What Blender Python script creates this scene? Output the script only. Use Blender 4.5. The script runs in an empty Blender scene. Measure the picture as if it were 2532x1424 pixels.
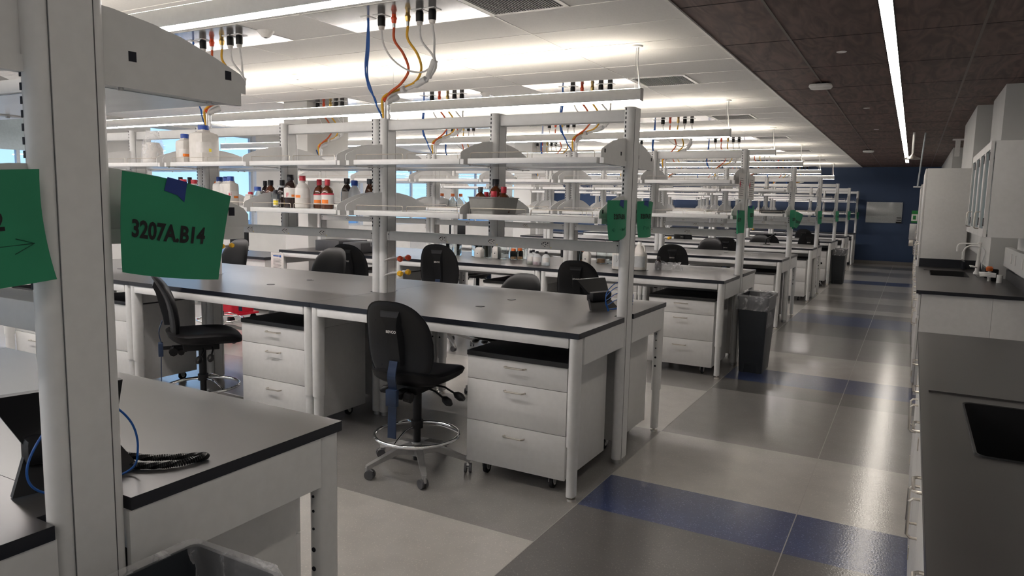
import bpy, bmesh, math, random
from mathutils import Vector, Matrix, noise
from math import sin, cos, pi, radians
random.seed(7)
S = bpy.context.scene
COL = S.collection
W_, H_ = 2532, 1424

# ------------------------------------------------------------------ camera
CAM = (1.4502, -3.3379, 1.5742)
yaw, pitch, roll, FPX = -.5062, .1181, .0221, 1772.26
fwd = Vector((sin(yaw)*cos(pitch), cos(yaw)*cos(pitch), -sin(pitch)))
rt = fwd.cross(Vector((0, 0, 1))).normalized(); up = rt.cross(fwd)
r2 = rt*cos(roll)+up*sin(roll); u2 = -rt*sin(roll)+up*cos(roll)
cd = bpy.data.cameras.new('camera'); cam = bpy.data.objects.new('camera', cd); COL.objects.link(cam)
cd.sensor_width = 36; cd.lens = FPX/W_*36; cd.clip_start = .05; cd.clip_end = 200
cam.matrix_world = Matrix(((r2.x, u2.x, -fwd.x, CAM[0]), (r2.y, u2.y, -fwd.y, CAM[1]), (r2.z, u2.z, -fwd.z, CAM[2]), (0, 0, 0, 1)))
S.camera = cam
# ------------------------------------------------------------------ exposure, world
S.view_settings.view_transform = 'Standard'; S.view_settings.look = 'None'
S.view_settings.exposure = 0.45; S.view_settings.gamma = 1; S.view_settings.use_curve_mapping = False
S.cycles.max_bounces = 10; S.cycles.diffuse_bounces = 5; S.cycles.glossy_bounces = 3; S.cycles.transmission_bounces = 6
S.cycles.transparent_max_bounces = 12
wd = bpy.data.worlds.new('sky'); S.world = wd; wd.use_nodes = True
nt = wd.node_tree; bg = nt.nodes['Background']
gr = nt.nodes.new('ShaderNodeValToRGB'); tc = nt.nodes.new('ShaderNodeTexCoord'); sx = nt.nodes.new('ShaderNodeSeparateXYZ')
nt.links.new(tc.outputs['Generated'], sx.inputs[0]); nt.links.new(sx.outputs[2], gr.inputs[0]); nt.links.new(gr.outputs[0], bg.inputs[0])
gr.color_ramp.elements[0].position = 0; gr.color_ramp.elements[0].color = (.50, .74, 1.0, 1)
gr.color_ramp.elements[1].position = .6; gr.color_ramp.elements[1].color = (.16, .42, .95, 1)
bg.inputs[1].default_value = 1.15
UPLIGHT, DOWNLIGHT, STRIP = 32.0, 42.0, 9.0

# ------------------------------------------------------------------ materials
def mat(name, col, rough=.5, metal=0, var=.04, scale=30, emit=None, trans=0, ior=1.45, alpha=1, bump=0, coat=0, spec=.5, col2=None, distort=0, stretch=None):
    m = bpy.data.materials.new(name); m.use_nodes = True; n = m.node_tree.nodes; L = m.node_tree.links
    b = n['Principled BSDF']
    b.inputs['Roughness'].default_value = rough; b.inputs['Metallic'].default_value = metal
    b.inputs['IOR'].default_value = ior; b.inputs['Transmission Weight'].default_value = trans
    b.inputs['Alpha'].default_value = alpha; b.inputs['Coat Weight'].default_value = coat; b.inputs['Specular IOR Level'].default_value = spec
    t = n.new('ShaderNodeTexCoord'); mp = n.new('ShaderNodeMapping'); z = n.new('ShaderNodeTexNoise'); z.inputs['Scale'].default_value = scale
    z.inputs['Distortion'].default_value = distort
    if stretch: mp.inputs['Scale'].default_value = stretch
    L.new(t.outputs['Object'], mp.inputs[0]); L.new(mp.outputs[0], z.inputs['Vector'])
    r = n.new('ShaderNodeValToRGB')
    c2 = col2 if col2 else tuple(min(1, c*(1+var)) for c in col); c1 = col if col2 else tuple(c*(1-var) for c in col)
    r.color_ramp.elements[0].color = (*c1, 1); r.color_ramp.elements[1].color = (*c2, 1)
    r.color_ramp.elements[0].position = .35; r.color_ramp.elements[1].position = .65
    L.new(z.outputs['Fac'], r.inputs[0]); L.new(r.outputs[0], b.inputs['Base Color'])
    if bump:
        bp = n.new('ShaderNodeBump'); bp.inputs['Strength'].default_value = bump; bp.inputs['Distance'].default_value = .002
        L.new(z.outputs['Fac'], bp.inputs['Height']); L.new(bp.outputs[0], b.inputs['Normal'])
    if emit: b.inputs['Emission Color'].default_value = (*emit[:3], 1); b.inputs['Emission Strength'].default_value = emit[3]
    return m
def floor_mat(name, col, fleck, rough=.28):
    m = mat(name, col, rough, var=.05, scale=6); n = m.node_tree.nodes; L = m.node_tree.links; b = n['Principled BSDF']
    v = n.new('ShaderNodeTexVoronoi'); v.inputs['Scale'].default_value = 260; t = n.new('ShaderNodeTexCoord'); L.new(t.outputs['Object'], v.inputs['Vector'])
    r = n.new('ShaderNodeValToRGB'); r.color_ramp.interpolation = 'CONSTANT'
    r.color_ramp.elements[0].color = (1, 1, 1, 1); r.color_ramp.elements[1].position = .04; r.color_ramp.elements[1].color = (0, 0, 0, 1)
    s = n.new('ShaderNodeSeparateColor'); L.new(v.outputs['Color'], s.inputs[0])
    L.new(s.outputs[0], r.inputs[0])
    mx = n.new('ShaderNodeMix'); mx.data_type = 'RGBA'; mx.inputs[7].default_value = (*fleck, 1)
    src = b.inputs['Base Color'].links[0].from_socket
    L.new(r.outputs[0], mx.inputs[0]); L.new(src, mx.inputs[6]); L.new(mx.outputs[2], b.inputs['Base Color'])
    z = n.new('ShaderNodeTexNoise'); z.inputs['Scale'].default_value = 110; z.inputs['Detail'].default_value = 3; L.new(t.outputs['Object'], z.inputs['Vector'])
    bp = n.new('ShaderNodeBump'); bp.inputs['Strength'].default_value = .30; bp.inputs['Distance'].default_value = .0016
    L.new(z.outputs['Fac'], bp.inputs['Height']); L.new(bp.outputs[0], b.inputs['Normal']); L.new(bp.outputs[0], b.inputs['Coat Normal'])
    b.inputs['Coat Weight'].default_value = .9; b.inputs['Coat Roughness'].default_value = .13; b.inputs['Coat IOR'].default_value = 1.55
    return m
M = {}
M['white'] = mat('white_powder_coat', (.60, .60, .595), .38, var=.02)
M['whitepanel'] = mat('white_laminate', (.60, .595, .585), .42, var=.02)
M['wallw'] = mat('white_wall_paint', (.56, .56, .55), .7, var=.02, scale=4)
M['ceil'] = mat('white_ceiling_tile', (.76, .755, .745), .85, var=.025, scale=90)
M['tbar'] = mat('white_ceiling_grid', (.78, .77, .75), .4)
M['top'] = mat('black_epoxy_worktop', (.042, .040, .039), .29, var=.10, scale=3, spec=.6)
M['edge'] = mat('black_epoxy_edge', (.010, .011, .016), .3)
M['slab'] = mat('black_pedestal_top', (.030, .030, .033), .45)
M['black'] = mat('black_plastic', (.007, .007, .008), .45, spec=.3)
M['blackfab'] = mat('black_vinyl_upholstery', (.0045, .0045, .0055), .45, bump=.1, scale=300, spec=.22)
M['shell'] = mat('black_chair_shell', (.0095, .010, .012), .45, bump=.15, scale=500, spec=.35)
M['bluemet'] = mat('blue_black_metal', (.018, .032, .07), .35, .3)
M['alu'] = mat('cast_aluminium', (.45, .45, .45), .35, .9)
M['chrome'] = mat('chrome', (.75, .75, .75), .08, 1)
M['steel'] = mat('brushed_nickel', (.60, .56, .50), .28, 1)
M['under'] = mat('galvanised_steel', (.50, .54, .58), .22, .85, var=.1, scale=3, stretch=(1, 6, 1))
M['rubber'] = mat('grey_rubber', (.08, .08, .085), .6)
M['hole'] = mat('dark_slot', (.004, .005, .012), .7)
M['lt'] = floor_mat('light_grey_vinyl', (.40, .385, .36), (.52, .49, .45))
M['md'] = floor_mat('mid_grey_vinyl', (.205, .197, .190), (.30, .28, .26))
M['dk'] = floor_mat('dark_grey_vinyl', (.100, .096, .092), (.18, .17, .16))
M['bl'] = floor_mat('blue_vinyl', (.026, .044, .125), (.14, .16, .30))
M['seam'] = mat('vinyl_weld', (.30, .285, .265), .4)
M['brown'] = mat('walnut_ceiling_panel', (.075, .045, .039), .6, scale=5, col2=(.155, .095, .082), distort=2.2, stretch=(1.6, .30, 1))
M['brownbar'] = mat('brown_ceiling_grid', (.10, .075, .06), .45)
M['joint'] = mat('dark_joint', (.006, .005, .005), .8)
M['blue'] = mat('navy_wall_paint', (.026, .050, .110), .6, var=.05, scale=2)
M['bluebase'] = mat('grey_baseboard', (.16, .15, .14), .5)
M['up'] = mat('fixture_uplight', (.8, .8, .8), emit=(1, .89, .74, UPLIGHT))
M['down'] = mat('fixture_diffuser', (.8, .8, .8), emit=(1, .93, .90, DOWNLIGHT))
M['strip'] = mat('strip_light_lens', (.6, .58, .52), emit=(1, .92, .82, STRIP))
M['green'] = mat('green_paper', (.018, .21, .105), .65, var=.05, scale=6)
M['ink'] = mat('black_ink', (.006, .006, .006), .7)
M['pencil'] = mat('dark_green_pen', (.004, .05, .03), .7)
M['tape'] = mat('blue_painters_tape', (.012, .035, .19), .6)
M['grey'] = mat('grey_plastic_tub', (.24, .235, .225), .5)
M['dgrey'] = mat('dark_grey_panel', (.045, .045, .05), .5)
M['bin'] = mat('dark_grey_bin', (.022, .026, .032), .5)
M['liner'] = mat('clear_bin_liner', (.75, .75, .77), .22, alpha=.55, bump=1.0, scale=22, distort=1.5)
M['clearbag'] = mat('clear_plastic_bag', (.75, .75, .77), .08, alpha=.22, bump=1.0, scale=40, distort=1)
M['amber'] = mat('amber_glass', (.075, .018, .004), .08, coat=.5)
M['darkamber'] = mat('dark_amber_glass', (.020, .008, .006), .08, coat=.5)
M['pe'] = mat('white_polyethylene', (.55, .53, .50), .45)
M['clear'] = mat('clear_glass', (.92, .96, .96), .03, trans=1, ior=1.2)
M['frost'] = mat('frosted_plastic', (.72, .74, .76), .35, trans=.5, ior=1.3)
M['label'] = mat('white_label', (.62, .60, .58), .6)
M['lorange'] = mat('orange_label', (.75, .20, .03), .6)
M['lyellow'] = mat('yellow_label', (.80, .65, .04), .6)
M['lgreen'] = mat('green_liquid', (.15, .55, .05), .3)
M['lred'] = mat('red_print', (.50, .02, .05), .6)
M['red'] = mat('red_cap', (.42, .018, .035), .4)
M['bluecap'] = mat('blue_cap', (.012, .055, .30), .4)
M['blackcap'] = mat('black_cap', (.010, .010, .015), .4)
M['orange'] = mat('orange_cap', (.60, .13, .02), .45)
M['yellowliq'] = mat('pale_yellow_liquid', (.55, .55, .12), .2)
M['pinkliq'] = mat('pink_liquid', (.60, .04, .12), .2)
M['ohose'] = mat('orange_hose', (.52, .085, .02), .5)
M['yhose'] = mat('yellow_hose', (.62, .34, .02), .5)
M['bcable'] = mat('blue_cable', (.01, .085, .33), .45)
M['wcable'] = mat('white_cable', (.62, .62, .62), .5)
M['brass'] = mat('brass', (.62, .42, .14), .3, 1)
M['ovalve'] = mat('orange_valve_knob', (.62, .07, .02), .4)
M['yvalve'] = mat('yellow_valve_knob', (.80, .44, .02), .4)
M['gloss'] = mat('polished_service_panel', (.34, .34, .34), .12, .55, var=.02)
M['vent'] = mat('grey_perforated_vent', (.20, .20, .20), .5, scale=200)
M['cart'] = mat('red_cart_plastic', (.50, .010, .030), .4)
M['board'] = mat('glass_whiteboard', (.40, .42, .42), .15)
M['frame'] = mat('window_frame', (.42, .46, .50), .4)
M['shade'] = mat('roller_shade', (.36, .43, .47), .8)
M['exitg'] = mat('green_sign', (.005, .16, .03), .5)
M['skin'] = mat('kraft_paper', (.45, .28, .16), .8)
M['bark'] = mat('tree_bark', (.16, .13, .10), .9)
M['ground'] = mat('outdoor_paving', (.40, .42, .42), .9, scale=1)
M['cork'] = mat('speckled_stone', (.30, .30, .30), .5, scale=260, col2=(.5, .5, .5))
for k_ in ('liner', 'clearbag'):
    m_ = M[k_]; n_ = m_.node_tree.nodes; l_ = m_.node_tree.links; z_ = n_.new('ShaderNodeTexNoise'); z_.inputs['Scale'].default_value = 7 if k_ == 'liner' else 9; z_.inputs['Distortion'].default_value = 2.5; z_.inputs['Detail'].default_value = 4
    t_ = n_.new('ShaderNodeTexCoord'); l_.new(t_.outputs['Object'], z_.inputs['Vector']); r_ = n_.new('ShaderNodeValToRGB'); e_ = r_.color_ramp.elements
    e_[0].position = .42; e_[0].color = (.16, .16, .16, 1); e_[1].position = .66; e_[1].color = (.50, .50, .50, 1); e2 = e_.new(.54); e2.color = (.24, .24, .24, 1)
    l_.new(z_.outputs['Fac'], r_.inputs[0]); l_.new(r_.outputs[0], n_['Principled BSDF'].inputs['Alpha'])
gm = bpy.data.materials.new('window_glass'); gm.use_nodes = True; g_ = gm.node_tree.nodes; g_.remove(g_['Principled BSDF'])
tr = g_.new('ShaderNodeBsdfTransparent'); tr.inputs[0].default_value = (.9, .95, .97, 1); gs = g_.new('ShaderNodeBsdfGlossy'); gs.inputs['Roughness'].default_value = .02
mx = g_.new('ShaderNodeMixShader'); mx.inputs[0].default_value = .06
gm.node_tree.links.new(tr.outputs[0], mx.inputs[1]); gm.node_tree.links.new(gs.outputs[0], mx.inputs[2]); gm.node_tree.links.new(mx.outputs[0], g_['Material Output'].inputs[0])
M['pane'] = gm

# ------------------------------------------------------------------ mesh builder
class MB:
    def __init__(s): s.v = []; s.f = []; s.m = []; s.mats = []; s.T = None
    def mi(s, m):
        if m not in s.mats: s.mats.append(m)
        return s.mats.index(m)
    def add(s, vs, fs, m):
        o = len(s.v); k = s.mi(m)
        for v in vs:
            v = Vector(v); s.v.append(tuple(s.T @ v) if s.T else tuple(v))
        for f in fs: s.f.append([o+i for i in f]); s.m.append(k)
        return s
    def box(s, x0, x1, y0, y1, z0, z1, m='white', b=0):
        if b:
            bm = bmesh.new(); bmesh.ops.create_cube(bm, size=1)
            for v in bm.verts: v.co = Vector(((x0+x1)/2+v.co.x*(x1-x0), (y0+y1)/2+v.co.y*(y1-y0), (z0+z1)/2+v.co.z*(z1-z0)))
            bmesh.ops.bevel(bm, geom=bm.edges[:], offset=b, segments=2, affect='EDGES', profile=.5)
            return s.frombm(bm, m)
        vs = [(x, y, z) for z in (z0, z1) for y in (y0, y1) for x in (x0, x1)]
        return s.add(vs, [(0, 2, 3, 1), (4, 5, 7, 6), (0, 1, 5, 4), (2, 6, 7, 3), (0, 4, 6, 2), (1, 3, 7, 5)], m)
    def frombm(s, bm, m):
        bm.verts.index_update(); s.add([v.co.copy() for v in bm.verts], [[v.index for v in f.verts] for f in bm.faces], m); bm.free(); return s
    def prism(s, pts, ax, a0, a1, m='white', b=0):
        f = {'x': lambda p, a: (a, p[0], p[1]), 'y': lambda p, a: (p[0], a, p[1]), 'z': lambda p, a: (p[0], p[1], a)}[ax]
        n = len(pts); bm = bmesh.new(); A = [bm.verts.new(f(p, a0)) for p in pts]; B = [bm.verts.new(f(p, a1)) for p in pts]
        bm.faces.new(A); bm.faces.new(B)
        for i in range(n): bm.faces.new((A[i], A[(i+1) % n], B[(i+1) % n], B[i]))
        bmesh.ops.recalc_face_normals(bm, faces=bm.faces[:])
        if b: bmesh.ops.bevel(bm, geom=bm.edges[:], offset=b, segments=2, affect='EDGES', profile=.5)
        return s.frombm(bm, m)
    def tube(s, pts, r, m, n=8, closed=False):
        P = [Vector(p) for p in pts]; N = len(P); R = r if isinstance(r, (list, tuple)) else [r]*N
        vs = []; prev = None
        for i in range(N):
            if closed: t = P[(i+1) % N]-P[i-1]
            else: t = P[min(i+1, N-1)]-P[max(i-1, 0)]
            t.normalize()
            if prev is None:
                a = Vector((0, 0, 1)) if abs(t.z) < .9 else Vector((1, 0, 0)); u = t.cross(a).normalized()
            else:
                u = prev-t*prev.dot(t); u.normalize()
            prev = u; w = t.cross(u)
            for k in range(n): a = 2*pi*k/n; vs.append(P[i]+(u*cos(a)+w*sin(a))*R[i])
        fs = []
        for i in range(N if closed else N-1):
            j = (i+1) % N
            for k in range(n): l = (k+1) % n; fs.append((i*n+k, i*n+l, j*n+l, j*n+k))
        if not closed: fs.append(tuple(range(n-1, -1, -1))); fs.append(tuple((N-1)*n+k for k in range(n)))
        return s.add(vs, fs, m)
    def cyl(s, p0, p1, r0, r1, m, n=16): return s.tube([p0, p1], [r0, r1], m, n)
    def lathe(s, prof, c, m, n=20, sq=0):
        vs = []; N = len(prof)
        for r, z in prof:
            for k in range(n):
                a = 2*pi*k/n; ca, sa = cos(a), sin(a)
                if sq: q = (abs(ca)**sq+abs(sa)**sq)**(-1/sq); ca *= q; sa *= q
                vs.append((c[0]+r*ca, c[1]+r*sa, c[2]+z))
        fs = [(i*n+k, i*n+(k+1) % n, (i+1)*n+(k+1) % n, (i+1)*n+k) for i in range(N-1) for k in range(n)]
        if prof[0][0] > 1e-4: fs.append(tuple(range(n-1, -1, -1)))
        if prof[-1][0] > 1e-4: fs.append(tuple((N-1)*n+k for k in range(n)))
        return s.add(vs, fs, m)
    def stad(s, cx, cy, wx, wy, z0, z1, m, n=8):   # stadium prism, long axis y
        r = wx/2; h = wy/2-r; pts = [(cx+r*cos(a), cy+h+r*sin(a)) for a in [pi*i/n for i in range(n+1)]]
        pts += [(cx-r*cos(a), cy-h-r*sin(a)) for a in [pi*i/n for i in range(n+1)]]
        return s.prism(pts, 'z', z0, z1, m)
    def build(s, name, parent=None, loc=(0, 0, 0), rot=(0, 0, 0), label=None):
        me = bpy.data.meshes.new(name); me.from_pydata(s.v, [], s.f)
        for k in s.mats: me.materials.append(M[k])
        me.polygons.foreach_set('material_index', s.m); me.polygons.foreach_set('use_smooth', [True]*len(s.f))
        me.update(); me.set_sharp_from_angle(angle=radians(38))
        o = bpy.data.objects.new(name, me); COL.objects.link(o); o.parent = parent; o.location = loc; o.rotation_euler = rot
        if label: o['label'] = label
        return o
def tag(o, label, cat, group=None, kind=None):
    o['label'] = label; o['category'] = cat
    if group: o['group'] = group
    if kind: o['kind'] = kind
    return o
def thing(name, label, cat, loc=(0, 0, 0), rz=0, group=None):
    o = bpy.data.objects.new(name, None); COL.objects.link(o); o.location = loc; o.rotation_euler = (0, 0, rz); o.empty_display_size = .1
    return tag(o, label, cat, group)
def struct(o): o['kind'] = 'structure'; return o
def dup(o, parent=None, loc=None, rz=None, label=None):
    c = o.copy(); COL.objects.link(c); c.parent = parent
    if loc is not None: c.location = loc
    if rz is not None: c.rotation_euler = (0, 0, rz)
    if label: c['label'] = label
    for ch in o.children: dup(ch, c)
    return c
def text(s, size, m, name='lettering', bold=.02):
    cu = bpy.data.curves.new(name, 'FONT'); cu.body = s; cu.size = size; cu.offset = bold*size; cu.align_x = 'CENTER'; cu.align_y = 'CENTER'; cu.resolution_u = 3
    o = bpy.data.objects.new(name, cu); COL.objects.link(o); bpy.context.view_layer.update()
    me = bpy.data.meshes.new_from_object(o.evaluated_get(bpy.context.evaluated_depsgraph_get()))
    bpy.data.objects.remove(o); bpy.data.curves.remove(cu); me.materials.clear(); me.materials.append(M[m]); me.name = name
    return me
def link(name, me, parent, loc=(0, 0, 0), rot=(0, 0, 0)):
    o = bpy.data.objects.new(name, me); COL.objects.link(o); o.parent = parent; o.location = loc; o.rotation_euler = rot; return o
def smooth(pts, k=5):   # catmull-rom
    P = [Vector(p) for p in pts]; P = [P[0]*2-P[1]]+P+[P[-1]*2-P[-2]]; o = []
    for i in range(1, len(P)-2):
        for j in range(k):
            t = j/k; a, b, c, d = P[i-1:i+3]
            o.append(.5*((2*b)+(c-a)*t+(2*a-5*b+4*c-d)*t*t+(3*b-a-3*c+d)*t**3))
    return o+[P[-2]]

# ================================================================== ROOM
CZ = 2.86; XW = -10.3; YF = 20.6; YB = -9.0; XR = 2.42; ROW = 3.2496
# floor with its vinyl bands
fl = MB(); XA = .012
def patch(x0, x1, y0, y1, m): fl.add([(x0, y0, 0), (x1, y0, 0), (x1, y1, 0), (x0, y1, 0)], [(0, 1, 2, 3)], m)
ys = [YB]
k0 = -2; y = -.478+ROW*k0; bands = []
while y < YF:
    bands += [(y, y+1.95, 'md'), (y+1.95, y+ROW, 'lt')]; y += ROW
for a, b, m in bands:
    a = max(a, YB); b = min(b, YF)
    if b > a: patch(XW-.2, XA, a, b, m)
ab = [(YB, -4.2, 'md'), (-4.2, -1.9, 'lt'), (-1.9, .02, 'dk'), (.02, .51, 'bl'), (.51, 1.475, 'lt'), (1.475, 2.92, 'md'), (2.92, 3.36, 'dk'), (3.36, 3.93, 'bl'), (3.93, 4.93, 'lt'),
      (4.93, 6.35, 'md'), (6.35, 7.38, 'dk'), (7.38, 8.33, 'bl'), (8.33, 8.8, 'dk'), (8.8, 9.3, 'lt'), (9.3, 10.25, 'md'), (10.25, 11.2, 'lt'), (11.2, 12.5, 'md'),
      (12.5, 13.75, 'lt'), (13.75, 14.6, 'bl'), (14.6, 16.1, 'lt'), (16.1, 17.4, 'md'), (17.4, 18.6, 'lt'), (18.6, 19.6, 'dk'), (19.6, YF, 'lt')]
for a, b, m in ab: patch(XA, XR+.2, a, b, m)
o = struct(fl.build('floor')); 
sm = MB(); sm.box(1.036, 1.041, YB, YF, .0002, .0008, 'seam'); sm.box(XA-.002, XA+.002, YB, YF, .0002, .0008, 'seam')
struct(sm.build('trim_3'))
# ceilings
c = MB(); c.box(XW-.2, 0, YB-.2, YF+.2, CZ, CZ+.15, 'ceil'); struct(c.build('ceiling'))
c = MB(); c.box(0, XR+.2, YB-.2, YF+.2, CZ, CZ+.15, 'brown'); struct(c.build('ceiling'))
g = MB(); w = .006
for i in range(8):
    x = -1.204-1.22*i; 
    if x > XW: g.box(x-w, x+w, YB, YF, CZ-.003, CZ, 'tbar')
for k in range(-2, 7):
    for q in (2.27, 2.57, 3.16, 3.75, 4.34, 4.93):
        y = q+ROW*k
        if YB < y < YF: g.box(XW, 0, y-w, y+w, CZ-.003, CZ, 'tbar')
g.box(-.012, .012, YB, YF, CZ-.012, CZ, 'tbar')
struct(g.build('trim_1'))
g = MB()
for x in (.526, 1.774): g.box(x-.009, x+.009, YB, YF, CZ-.004, CZ, 'brownbar')
y = 2.65-1.22*7
while y < YF:
    if y > YB: g.box(.012, 1.16, y-.004, y+.004, CZ-.0015, CZ, 'joint'); g.box(1.245, XR, y-.004, y+.004, CZ-.0015, CZ, 'joint')
    y += 1.22
struct(g.build('trim_2'))
# walls
def wall(name, x0, x1, y0, y1, z0, z1, m): b = MB(); b.box(x0, x1, y0, y1, z0, z1, m); return struct(b.build(name))
wall('wall_far', XW-.2, XR+.2, YF, YF+.2, 0, CZ, 'blue')
wall('baseboard_far', XW, 1.545, YF-.015, YF, 0, .10, 'bluebase')
wall('wall_near', XW-.2, XR+.2, YB-.2, YB, 0, CZ, 'wallw')
wall('wall_right', XR, XR+.2, YB, YF, 0, CZ, 'wallw')
# chases stepping out of the right-hand wall
for i, (a, b, x) in enumerate([(5.45, 6.75, 2.16), (7.05, 9.4, 2.02), (13.6, YF, 2.04), (3.0, 5.0, 2.34)]):
    c = MB(); c.box(x, XR, a, b, (.915 if a < 6 else (2.1 if a < 13 else 0)), CZ, 'wallw'); struct(c.build('wall_right'))
# window wall on the left: sill, header, piers, glazing
wn = 1
c = MB(); c.box(XW-.2, XW, YB, YF, 0, .95, 'wallw'); struct(c.build('wall_left'))
c = MB(); c.box(XW-.2, XW, YB, YF, 2.80, CZ, 'wallw'); struct(c.build('wall_left'))
piers = []; y = -5.6
seg = []
yy = YB
for k in range(9):
    y0 = -6.0+3.25*k; y1 = y0+.95
    if y0 < YF: c = MB(); c.box(XW-.2, XW+.02, max(y0, YB), min(y1, YF), .95, 2.80, 'wallw'); struct(c.build('wall_left'))
    a, b = y1, min(y0+3.25, YF)
    if b-a < .2: continue
    win = bpy.data.objects.new('window_%d' % wn, None); COL.objects.link(win); struct(win); wn += 1
    c = MB(); c.box(XW-.15, XW-.09, a, b, .95, 1.0, 'frame'); c.box(XW-.15, XW-.09, a, b, 2.75, 2.80, 'frame')
    for yy in (a, (a+b)/2-.025, b-.05): c.box(XW-.15, XW-.09, yy, yy+.05, 1.0, 2.75, 'frame')
    c.build('window_frame', win)
    c = MB(); c.box(XW-.125, XW-.119, a+.05, b-.05, 1.0, 2.75, 'pane'); c.build('pane', win)
    if k in (0, 1, 2):
        c = MB(); c.box(XW-.07, XW-.066, a+.02, b-.02, 1.25 if k < 2 else 2.2, 2.75, 'shade'); c.cyl((XW-.05, a, 2.76), (XW-.05, b, 2.76), .035, .035, 'frame'); c.build('roller_shade', win)
c = MB(); c.box(-40, XW-.5, -30, 60, -.3, -.05, 'ground'); struct(c.build('floor'))
# structural piers standing in the window aisle
for y in (3.85, 10.35, 16.85):
    c = MB(); c.box(-6.15, -5.72, y, y+.8, 0, CZ, 'wallw', b=.004); struct(c.build('wall_left'))
# bare tree outside
tr_ = MB()
def branch(p, d, r, n):
    q = p+d; tr_.tube([p, (p+q)/2+Vector((0, random.uniform(-.05, .05), 0)), q], [r, r*.85, r*.65], 'bark', 6)
    if n:
        for _ in range(3): branch(q, Vector((random.uniform(-.4, .4), random.uniform(-.7, .7), random.uniform(.35, .8)))*d.length*.9, r*.6, n-1)
branch(Vector((-14.5, 6.6, -.05)), Vector((0, .1, 1.7)), .10, 4)
tag(tr_.build('bare_tree'), 'leafless tree outside the window at far left', 'tree')

# ================================================================== CEILING THINGS
FX0 = -.556
def fixture():
    t = thing('pendant_light', '', 'ceiling light', (0, 0, 0), 0, 'long pendant lights between the bench rows')
    x0 = -9.6; z0, z1 = 2.422, 2.522
    b = MB(); b.box(x0, FX0, -.035, .035, z0+.006, z1-.004, 'white', b=.002); b.build('housing', t)
    b = MB(); b.box(x0+.01, FX0-.008, -.031, .031, z0, z0+.008, 'down'); b.build('diffuser', t, label='glowing pinkish white diffuser under the housing')
    b = MB(); b.box(x0+.01, FX0-.01, -.026, .026, z1-.006, z1-.001, 'up'); b.build('uplight_lens', t, label='glowing lens on top of the housing')
    b = MB(); b.box(FX0-.001, FX0+.003, -.036, .036, z0, z1, 'alu'); b.build('end_cap', t)
    for i, x in enumerate([FX0-.06, -3.1, -5.6, -8.1, -9.5]):
        b = MB(); b.lathe([(.055, 0), (.05, -.012), (.012, -.014)][::-1], (x, 0, CZ), 'tbar', 20); b.build('canopy', t)
        b = MB(); b.cyl((x, 0, z1), (x, 0, CZ), .0022, .0022, 'alu', 6); b.build('suspension_wire', t)
    b = MB(); b.tube(smooth([(FX0-.04, 0, CZ), (FX0-.045, 0, CZ-.12), (FX0-.035, .01, CZ-.22), (FX0-.02, 0, z1)]), .006, 'wcable', 6); b.build('power_cord', t)
    return t
ORD = ['nearest', 'second', 'third', 'fourth', 'fifth', 'sixth', 'seventh', 'eighth']
fx = fixture()
for i in range(9):
    lab = 'long white pendant light, %s from the camera, hanging above a bench aisle' % ORD[i] if i < 7 else 'long white pendant light behind the camera, %s' % ('nearer', 'farther')[i-7]
    y = 2.38+ROW*(i-1 if i < 7 else 5-i)
    if i == 0: fx.location = (0, y, 0); fx['label'] = lab
    else: dup(fx, None, (0, y, 0), 0, lab)
# strip light in the wood ceiling
t = thing('strip_light', 'thin continuous strip light running along the wooden aisle ceiling', 'ceiling light')
b = MB(); b.box(1.155, 1.162, YB+.1, 18.4, CZ-.012, CZ-.0005, 'joint'); b.box(1.239, 1.246, YB+.1, 18.4, CZ-.012, CZ-.0005, 'joint'); b.build('trim_edge', t)
yq = YB+.1
while yq < 18.3:
    y1 = min(yq+3.6, 18.4); b = MB(); b.box(1.162, 1.239, yq+.004, y1-.004, CZ-.009, CZ-.001, 'strip'); b.build('lens', t); yq = y1
# vents
def vent():
    t = thing('ceiling_vent', '', 'vent', group='square ceiling vents')
    b = MB(); x0, x1, y0, y1 = -1.19, -.61, 3.762, 4.328
    for q in ((x0, x1, y0, y0+.03), (x0, x1, y1-.03, y1), (x0, x0+.03, y0, y1), (x1-.03, x1, y0, y1)): b.box(*q, CZ-.008, CZ, 'tbar')
    b.build('vent_frame', t)
    b = MB()
    for i in range(26): x = x0+.04+i*.02; b.box(x, x+.008, y0+.03, y1-.03, CZ-.006, CZ-.002, 'vent')
    b.box(x0+.03, x1-.03, y0+.03, y1-.03, CZ-.002, CZ-.001, 'dgrey')
    b.build('grille', t); return t
v0 = vent()
for i in range(6):
    lab = 'grey louvred square ceiling vent, %s from the camera' % ORD[i]
    if i == 0: v0.location = (0, -ROW, 0); v0['label'] = lab
    else: dup(v0, None, (0, ROW*(i-1), 0), 0, lab)
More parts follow.
